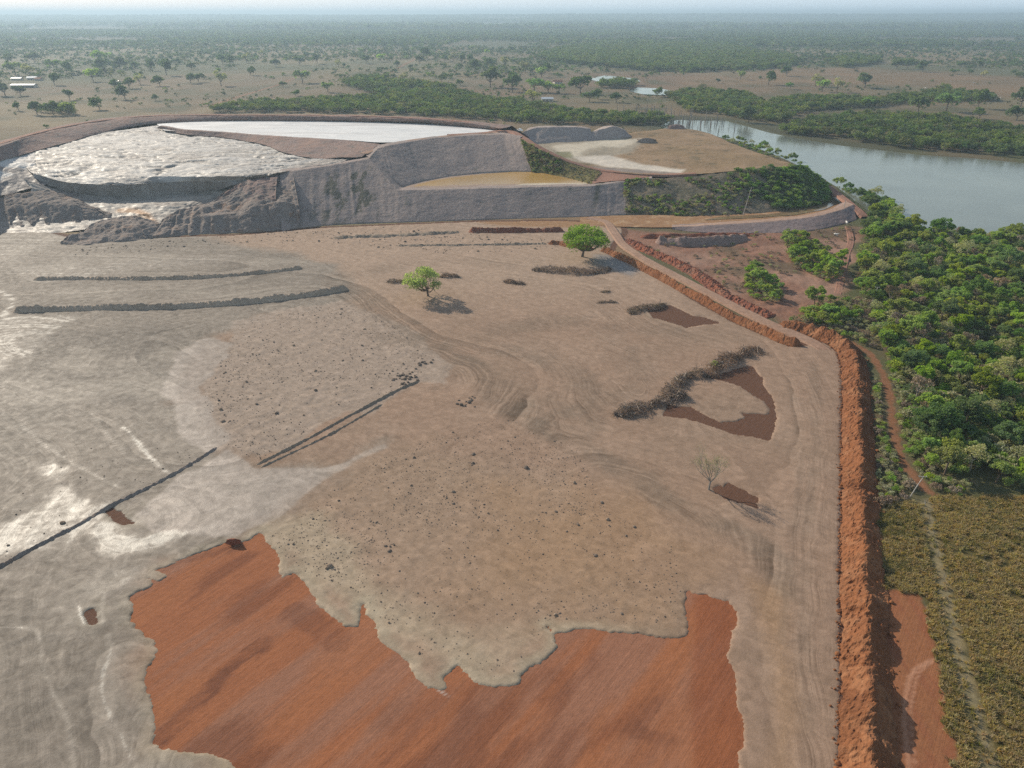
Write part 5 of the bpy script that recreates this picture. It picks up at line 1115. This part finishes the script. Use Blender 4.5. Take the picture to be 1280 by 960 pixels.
for bx, by, hp in TL:
    x, y, _ = P(bx, by); z = float(ground_z(x, y)); d = math.hypot(math.hypot(x, y), 100); h = hp / F * d * 1.06
    k = rng.integers(0, 4) if rng.random() < .62 else rng.integers(4, 7); o = link('pasture_tree', SAV[k]); s = h / 10.0; o.location = (x, y, z); o.rotation_euler = (0, 0, rng.uniform(0, 6.28)); o.scale = (s * rng.uniform(.85, 1.2),) * 2 + (s,)
    sp = 'left of the farm track' if bx < 300 else ('beyond the white lake in the dry pasture' if bx < 560 else ('near the farmhouse beyond the lake' if bx < 800 else 'in the brown fields beyond the river'))
    kd = ['round', 'round', 'round', 'round', 'fresh green', 'flat topped', 'thin olive'][k]; szn = 'large' if h > 16 else ('small' if h < 8 else 'middle sized')
    tag(o, f'{szn} {kd} pasture tree {sp}', 'pasture tree', f'{szn} {kd} pasture trees {sp}')
# belts and far woods, too many to count
for k_, a_, b_ in (('mid', (.085, .15, .03), (.14, .21, .045)), ('dark', (.05, .10, .032), (.08, .14, .04)), ('pasture', (.065, .115, .035), (.105, .16, .05)), ('lime', (.12, .165, .035), (.19, .23, .06)), ('olive', (.14, .145, .07), (.20, .195, .10))): M_leaf['far_' + k_] = leafmat('leaf_far_' + k_, a_, b_, .4, gain=1.2)
LOW = [low_proto('crown', 1.0, .8, 150, .17, k, 400 + i, 7) for i, k in enumerate(('mid', 'dark', 'pasture', 'lime', 'olive'))]
LOWF = [low_proto('crown', 1.0, .55, 46, .30, k, 420 + i, 6) for i, k in enumerate(('pasture', 'dark', 'pasture', 'mid', 'olive'))]
def wp_(l): return W(l)
BELT = [wp_(q) for q in ([(255,141),(300,131),(430,124),(520,122),(640,130),(700,140),(790,146),(850,148),(840,158),(760,157),(690,156),(640,154),(600,150),(520,145),(430,142),(330,141)],
        [(425,106),(450,99),(520,106),(560,112),(600,121),(640,131),(600,131),(540,126),(500,124),(460,116)], [(600,132),(640,126),(672,132),(720,142),(700,146),(640,142)],
        [(668,72),(690,63),(760,52),(900,56),(990,72),(1003,80),(960,86),(870,91),(800,88),(730,82),(690,78)],
        [(830,118),(880,113),(950,122),(960,135),(1000,140),(985,154),(940,152),(900,144),(850,140)],
        [(965,168),(1010,150),(1080,145),(1180,148),(1290,166),(1440,180),(1440,206),(1280,198),(1150,188),(1050,176),(985,168)],
        [(950,140),(960,128),(1010,122),(1090,126),(1150,118),(1180,112),(1240,120),(1245,127),(1160,128),(1080,136),(1020,140),(975,146)],
        [(1030,80),(1060,68),(1100,66),(1100,80),(1060,86)], [(1110,72),(1200,68),(1290,78),(1290,84),(1200,82),(1120,82)], [(1250,86),(1300,80),(1330,96),(1270,98)],
        [(0,97),(20,80),(60,76),(130,80),(130,95),(60,98)], [(740,110),(770,101),(800,106),(790,112)], [(870,160),(885,158),(900,166),(890,168)], [(45,141),(60,136),(95,138),(95,143),(60,143)])]
def area_pts(x0, x1, y0, y1, per, seed):
    rg = np.random.default_rng(seed); n = int((x1 - x0) * (y1 - y0) / per); return np.c_[rg.uniform(x0, x1, n), rg.uniform(y0, y1, n)], rg
pts = []; 
c, rg = area_pts(-760, 900, 480, 3200, 30, 51); c = c[np.abs(c[:, 0]) < .80 * c[:, 1] + 40]
m = np.zeros(len(c), bool)
for q in BELT: m |= sdf(c[:, 0], c[:, 1], q, 40) + 7 * fbm(c[:, 0], c[:, 1], 1 / 30., 3, 52) > 3
dk = sdf(c[:, 0], c[:, 1], W(RIVER), 40); m &= dk < 4
c = c[m]; dens = np.where(c[:, 1] > 1100, .5, .8); c = c[rng.random(len(c)) < dens]
sz = rng.uniform(2.2, 5.6, len(c)) ** 1.0 * np.where(c[:, 1] > 1100, 1.35, 1); pk = rng.choice([0, 0, 1, 2, 3, 3, 4], len(c))
scatter('woodland.001', np.c_[c, ground_z(c[:, 0], c[:, 1])], sz, pk, LOW)
# scattered scrub and thickening savanna up to the horizon
P_, S_, K_ = [], [], []
for (y0, y1, per, r0, r1, d0, d1, sd_n) in ((640, 1300, 60, 1.2, 3.4, .035, .05, 61), (1300, 2600, 110, 2.6, 6.0, .09, .30, 62), (2600, 5200, 260, 5, 11, .34, .62, 63), (5200, 13500, 1300, 12, 26, .62, .75, 64)):
    hw = .80 * y1 + 60; c, rg = area_pts(-hw, hw, y0, y1, per, sd_n); c = c[np.abs(c[:, 0]) < .80 * c[:, 1] + 60]
    t_ = (c[:, 1] - y0) / (y1 - y0); n_ = fbm(c[:, 0], c[:, 1], 1 / (y0 * .22), 4, sd_n); dn = d0 + (d1 - d0) * t_ + 2.0 * (d0 + .08) * (n_ - .05)
    dn = dn * (1 - .92 * sstep(-20, 20, sdf(c[:, 0], c[:, 1], W(OPEN), 60))) * np.where((c[:, 0] > 0) & (c[:, 1] > 1500), 1.45, 1.0)
    dn = np.where(sdf(c[:, 0], c[:, 1], W(RIVER), 40) > -3, 0, dn); dn = np.where(np.maximum(sdf(c[:, 0], c[:, 1], W(POND_A), 30), sdf(c[:, 0], c[:, 1], W(POND_B), 30)) > -6, 0, dn)
    c = c[rng.random(len(c)) < dn]; P_.append(c); S_.append(rng.uniform(r0, r1, len(c))); K_.append(rng.integers(0, 5, len(c)))
c = np.concatenate(P_); scatter('woodland.002', np.c_[c, ground_z(c[:, 0], c[:, 1]) - .2], np.concatenate(S_), np.concatenate(K_), LOWF)
# drowned trees in the swamp
rg = np.random.default_rng(66); DT = []
for k in range(3):
    paths = [limb((0, 0, -1), (0.05, 0, 1), 10, .5, rg, 5, .2, .06)[:2]]
    for j in range(5): paths.append(limb(paths[0][0][rg.integers(2, 5)], (rg.normal(), rg.normal(), .9), 2.6, .08, rg, 3)[:2])
    m = mesh_np('dead_tree', *tubes(paths, 5)); m.materials.append(M_barkpale if k else plain('grey_snag', (.22, .2, .19), .9)); DT.append(m)
dz_ = [(760,150),(780,140),(820,138),(860,145),(900,150),(915,156),(850,160),(800,156)]
for x, y in list(poisson([dz_], 9, 900, 67)[:170]) + [tuple(P(a, b)[:2]) for a, b in ((842,153),(848,156),(853,151),(858,158),(863,154),(868,150),(872,161),(876,155),(881,152),(885,164),(889,158),(894,154),(899,161),(904,157),(911,160),(918,163),(850,161),(866,163),(925,165),(897,168))]:
    o = link('dead_tree', DT[rng.integers(0, 3)]); o.location = (x, y, float(ground_z(x, y))); s = rng.uniform(.6, 1.25); o.scale = (s, s, s); o.rotation_euler = (0, 0, rng.uniform(0, 6)); tag(o, 'grey leafless drowned tree in the swamp behind the platform', 'dead tree', 'drowned trees in the swamp')
#==FARM==
def box(x0, x1, y0, y1, z0, z1): 
    V = [(x0, y0, z0), (x1, y0, z0), (x1, y1, z0), (x0, y1, z0), (x0, y0, z1), (x1, y0, z1), (x1, y1, z1), (x0, y1, z1)]; return np.array(V, float), np.array([(0, 3, 2, 1), (4, 5, 6, 7), (0, 1, 5, 4), (1, 2, 6, 5), (2, 3, 7, 6), (3, 0, 4, 7)])
def prism_roof(L_, D_, h, t_=.25, over=.8):
    a, b = L_ / 2 + over, D_ / 2 + over; V = [(-a, -b, 0), (a, -b, 0), (a, 0, h), (-a, 0, h), (a, b, 0), (-a, b, 0)]; V = V + [(x, y, z + t_) for x, y, z in V]
    return np.array(V, float), [np.array([(6, 7, 8, 9), (9, 8, 10, 11), (3, 2, 1, 0), (5, 4, 2, 3), (0, 1, 7, 6), (4, 5, 11, 10), (1, 2, 8, 7), (2, 4, 10, 8), (5, 3, 9, 11), (3, 0, 6, 9)])]
M_wall = plain('plaster', (.55, .48, .40), .9, .2, .1); M_tin = plain('tin_roof', (.62, .64, .66), .45, .5, .1, .5); M_tile = plain('clay_tile', (.30, .13, .075), .85, .2, .2, 1); M_hole = plain('dark_opening', (.03, .03, .035), .6)
def house(name, bx, by, L_, D_, hw, hr, rz, roofm, label, openside=False):
    x, y, _ = P(bx, by); t = empty(name, (x, y, float(ground_z(x, y)) - .1), rz); tag(t, label, 'building'); zz = 0
    link('wall', mesh_np('wall', *box(-L_ / 2, L_ / 2, -D_ / 2, D_ / 2, 0, hw)), t, [M_wall])
    V, Fc = prism_roof(L_, D_, hr); V[:, 2] += hw + .003; link('roof', mesh_np('roof', V, Fc), t, [roofm])
    n = max(2, int(L_ / 4)); sp = L_ / n
    for k in range(n):
        xx = -L_ / 2 + sp * (k + .5); 
        if openside: V, Fc = box(xx - sp * .42, xx + sp * .42, -D_ / 2 - .06, -D_ / 2 + .05, .1, hw * .85)  # near-black panel on the wall stands in for the shaded bay inside
        elif k == n // 2: V, Fc = box(xx - .5, xx + .5, -D_ / 2 - .06, -D_ / 2 + .05, .05, 2.1)
        else: V, Fc = box(xx - .6, xx + .6, -D_ / 2 - .06, -D_ / 2 + .05, 1.0, 2.0)
        link('opening' if openside else ('door' if k == n // 2 else 'window'), mesh_np('opening', V, Fc), t, [M_hole])
house('cattle_shed', 31, 109.5, 34, 12, 3.6, 1.6, .05, M_tin, 'long low shed with shining white metal roof in the left pasture', True)
house('farm_house', 41, 99.5, 14, 9, 3.2, 2.2, .2, M_tin, 'small white roofed farmhouse behind the long metal shed')
house('farm_house', 49, 100.5, 10, 8, 3, 2, -.1, M_tile, 'little farm building just right of the white roofed farmhouse')
house('farm_house', 22, 100, 16, 8, 3, 1.6, 0, M_tin, 'grey roofed farm shed left of the white roofed farmhouse')
house('farm_house', 146, 104.5, 13, 8, 3.2, 2.2, -.5, M_tin, 'small pale roofed hut beside a round tree in the left pasture')
house('farm_house', 684, 126.5, 14, 7, 3, 1.8, .05, M_tin, 'small white roofed house beside the dark tree beyond the lake')
house('farm_house', 697, 104.5, 13, 9, 3, 2.6, .3, M_tile, 'red tiled house half hidden among trees beyond the lake')
#==ANIMALS and vehicle
def cow_mesh():
    Vs = [(-.95, 0, 1.15), (-.55, 0, 1.2), (0, 0, 1.12), (.55, 0, 1.2), (.95, 0, 1.35), (1.25, 0, 1.55), (1.6, 0, 1.38)]; rad = [.3, .36, .4, .36, .24, .17, .1]; Es = [(i, i + 1) for i in range(6)]
    def add(p, r, a): Vs.append(p); rad.append(r); Es.append((a, len(Vs) - 1)); return len(Vs) - 1
    for s in (-1, 1):
        a = add((.62, s * .2, .8), .15, 3); b = add((.60, s * .2, .42), .075, a); add((.62, s * .2, .02), .07, b)
        a = add((-.78, s * .2, .8), .18, 1); b = add((-.90, s * .2, .46), .085, a); add((-.84, s * .2, .02), .07, b)
        add((1.2, s * .3, 1.58), .045, 5)
    a = add((-1.2, 0, 1.15), .06, 0); add((-1.28, 0, .55), .03, a)
    m = bpy.data.meshes.new('cow'); m.from_pydata(Vs, Es, []); o = bpy.data.objects.new('cow_base', m); COL.objects.link(o); md = o.modifiers.new('s', 'SKIN')
    for v, r in zip(m.skin_vertices[0].data, rad): v.radius = (r, r)
    m.skin_vertices[0].data[2].use_root = True; o.modifiers.new('ss', 'SUBSURF').levels = 1
    bpy.context.view_layer.update(); me = bpy.data.meshes.new_from_object(o.evaluated_get(bpy.context.evaluated_depsgraph_get())); bpy.data.objects.remove(o); me.materials.clear(); me.materials.append(plain('white_hide', (.72, .69, .64), .8)); return me
cowm = cow_mesh()
for bx, by, lab in ((1058, 280, 'white cow standing under the low curved dyke'), (1045, 294, 'white cow on bare ground in front of the low curved dyke'), (1047, 97.5, 'white cow farthest left in the brown field beyond the river'), (1217, 104, 'white cow farthest right in the brown field beyond the river'), (1157, 110.5, 'white cow near the trees in the brown field beyond the river'), (1250, 123.5, 'white cow beside the tree belt in the brown field beyond the river')):
    x, y, _ = P(bx, by); o = link('cow', cowm); s = 1.0 if y < 600 else 1.25; o.location = (x, y, float(ground_z(x, y)) + (.0 if y > 600 else .05)); o.rotation_euler = (0, 0, rng.uniform(0, 6)); o.scale = (s, s, s); tag(o, lab, 'cow')
def truck(bx, by, z, rz):
    x, y, _ = P(bx, by, z); t = empty('pickup_truck', (x, y, z + .25), rz); tag(t, 'small white pickup truck parked at the lake corner on the crest road', 'pickup truck')
    mp = plain('white_paint', (.78, .78, .77), .35, .5, .03); mg = plain('dark_glass', (.03, .035, .04), .15, .5, .05); mt = plain('tyre_rubber', (.025, .025, .025), .9)
    prof = np.array([(-2.5, .45), (-2.5, 1.05), (-.6, 1.05), (-.35, 1.75), (.75, 1.75), (1.25, 1.1), (2.4, 1.0), (2.5, .45)]); n = len(prof); V = np.r_[np.c_[prof[:, 0], np.full(n, -.9), prof[:, 1]], np.c_[prof[:, 0], np.full(n, .9), prof[:, 1]]]
    k = np.arange(n); side = np.stack([k, (k + 1) % n, (k + 1) % n + n, k + n], 1); link('body', mesh_np('body', V, [side, k[None, ::-1], (k + n)[None]]), t, [mp])
    link('window', mesh_np('window', *box(-.3, .75, -.92, .92, 1.15, 1.62)), t, [mg])
    th = np.linspace(0, 2 * math.pi, 16, endpoint=False)
    for wx_ in (-1.5, 1.55):
        for wy_ in (-.85, .85):
            r = np.c_[np.cos(th) * .38 + wx_, np.full(16, wy_ - .13), np.sin(th) * .38 + .38]; V = np.r_[r, r + [0, .26, 0]]; k = np.arange(16); link('wheel', mesh_np('wheel', V, [np.stack([k, (k + 1) % 16, (k + 1) % 16 + 16, k + 16], 1), k[None, ::-1], (k + 16)[None]]), t, [mt])
truck(650, 164.5, 29.6 * ZS, 2.2)
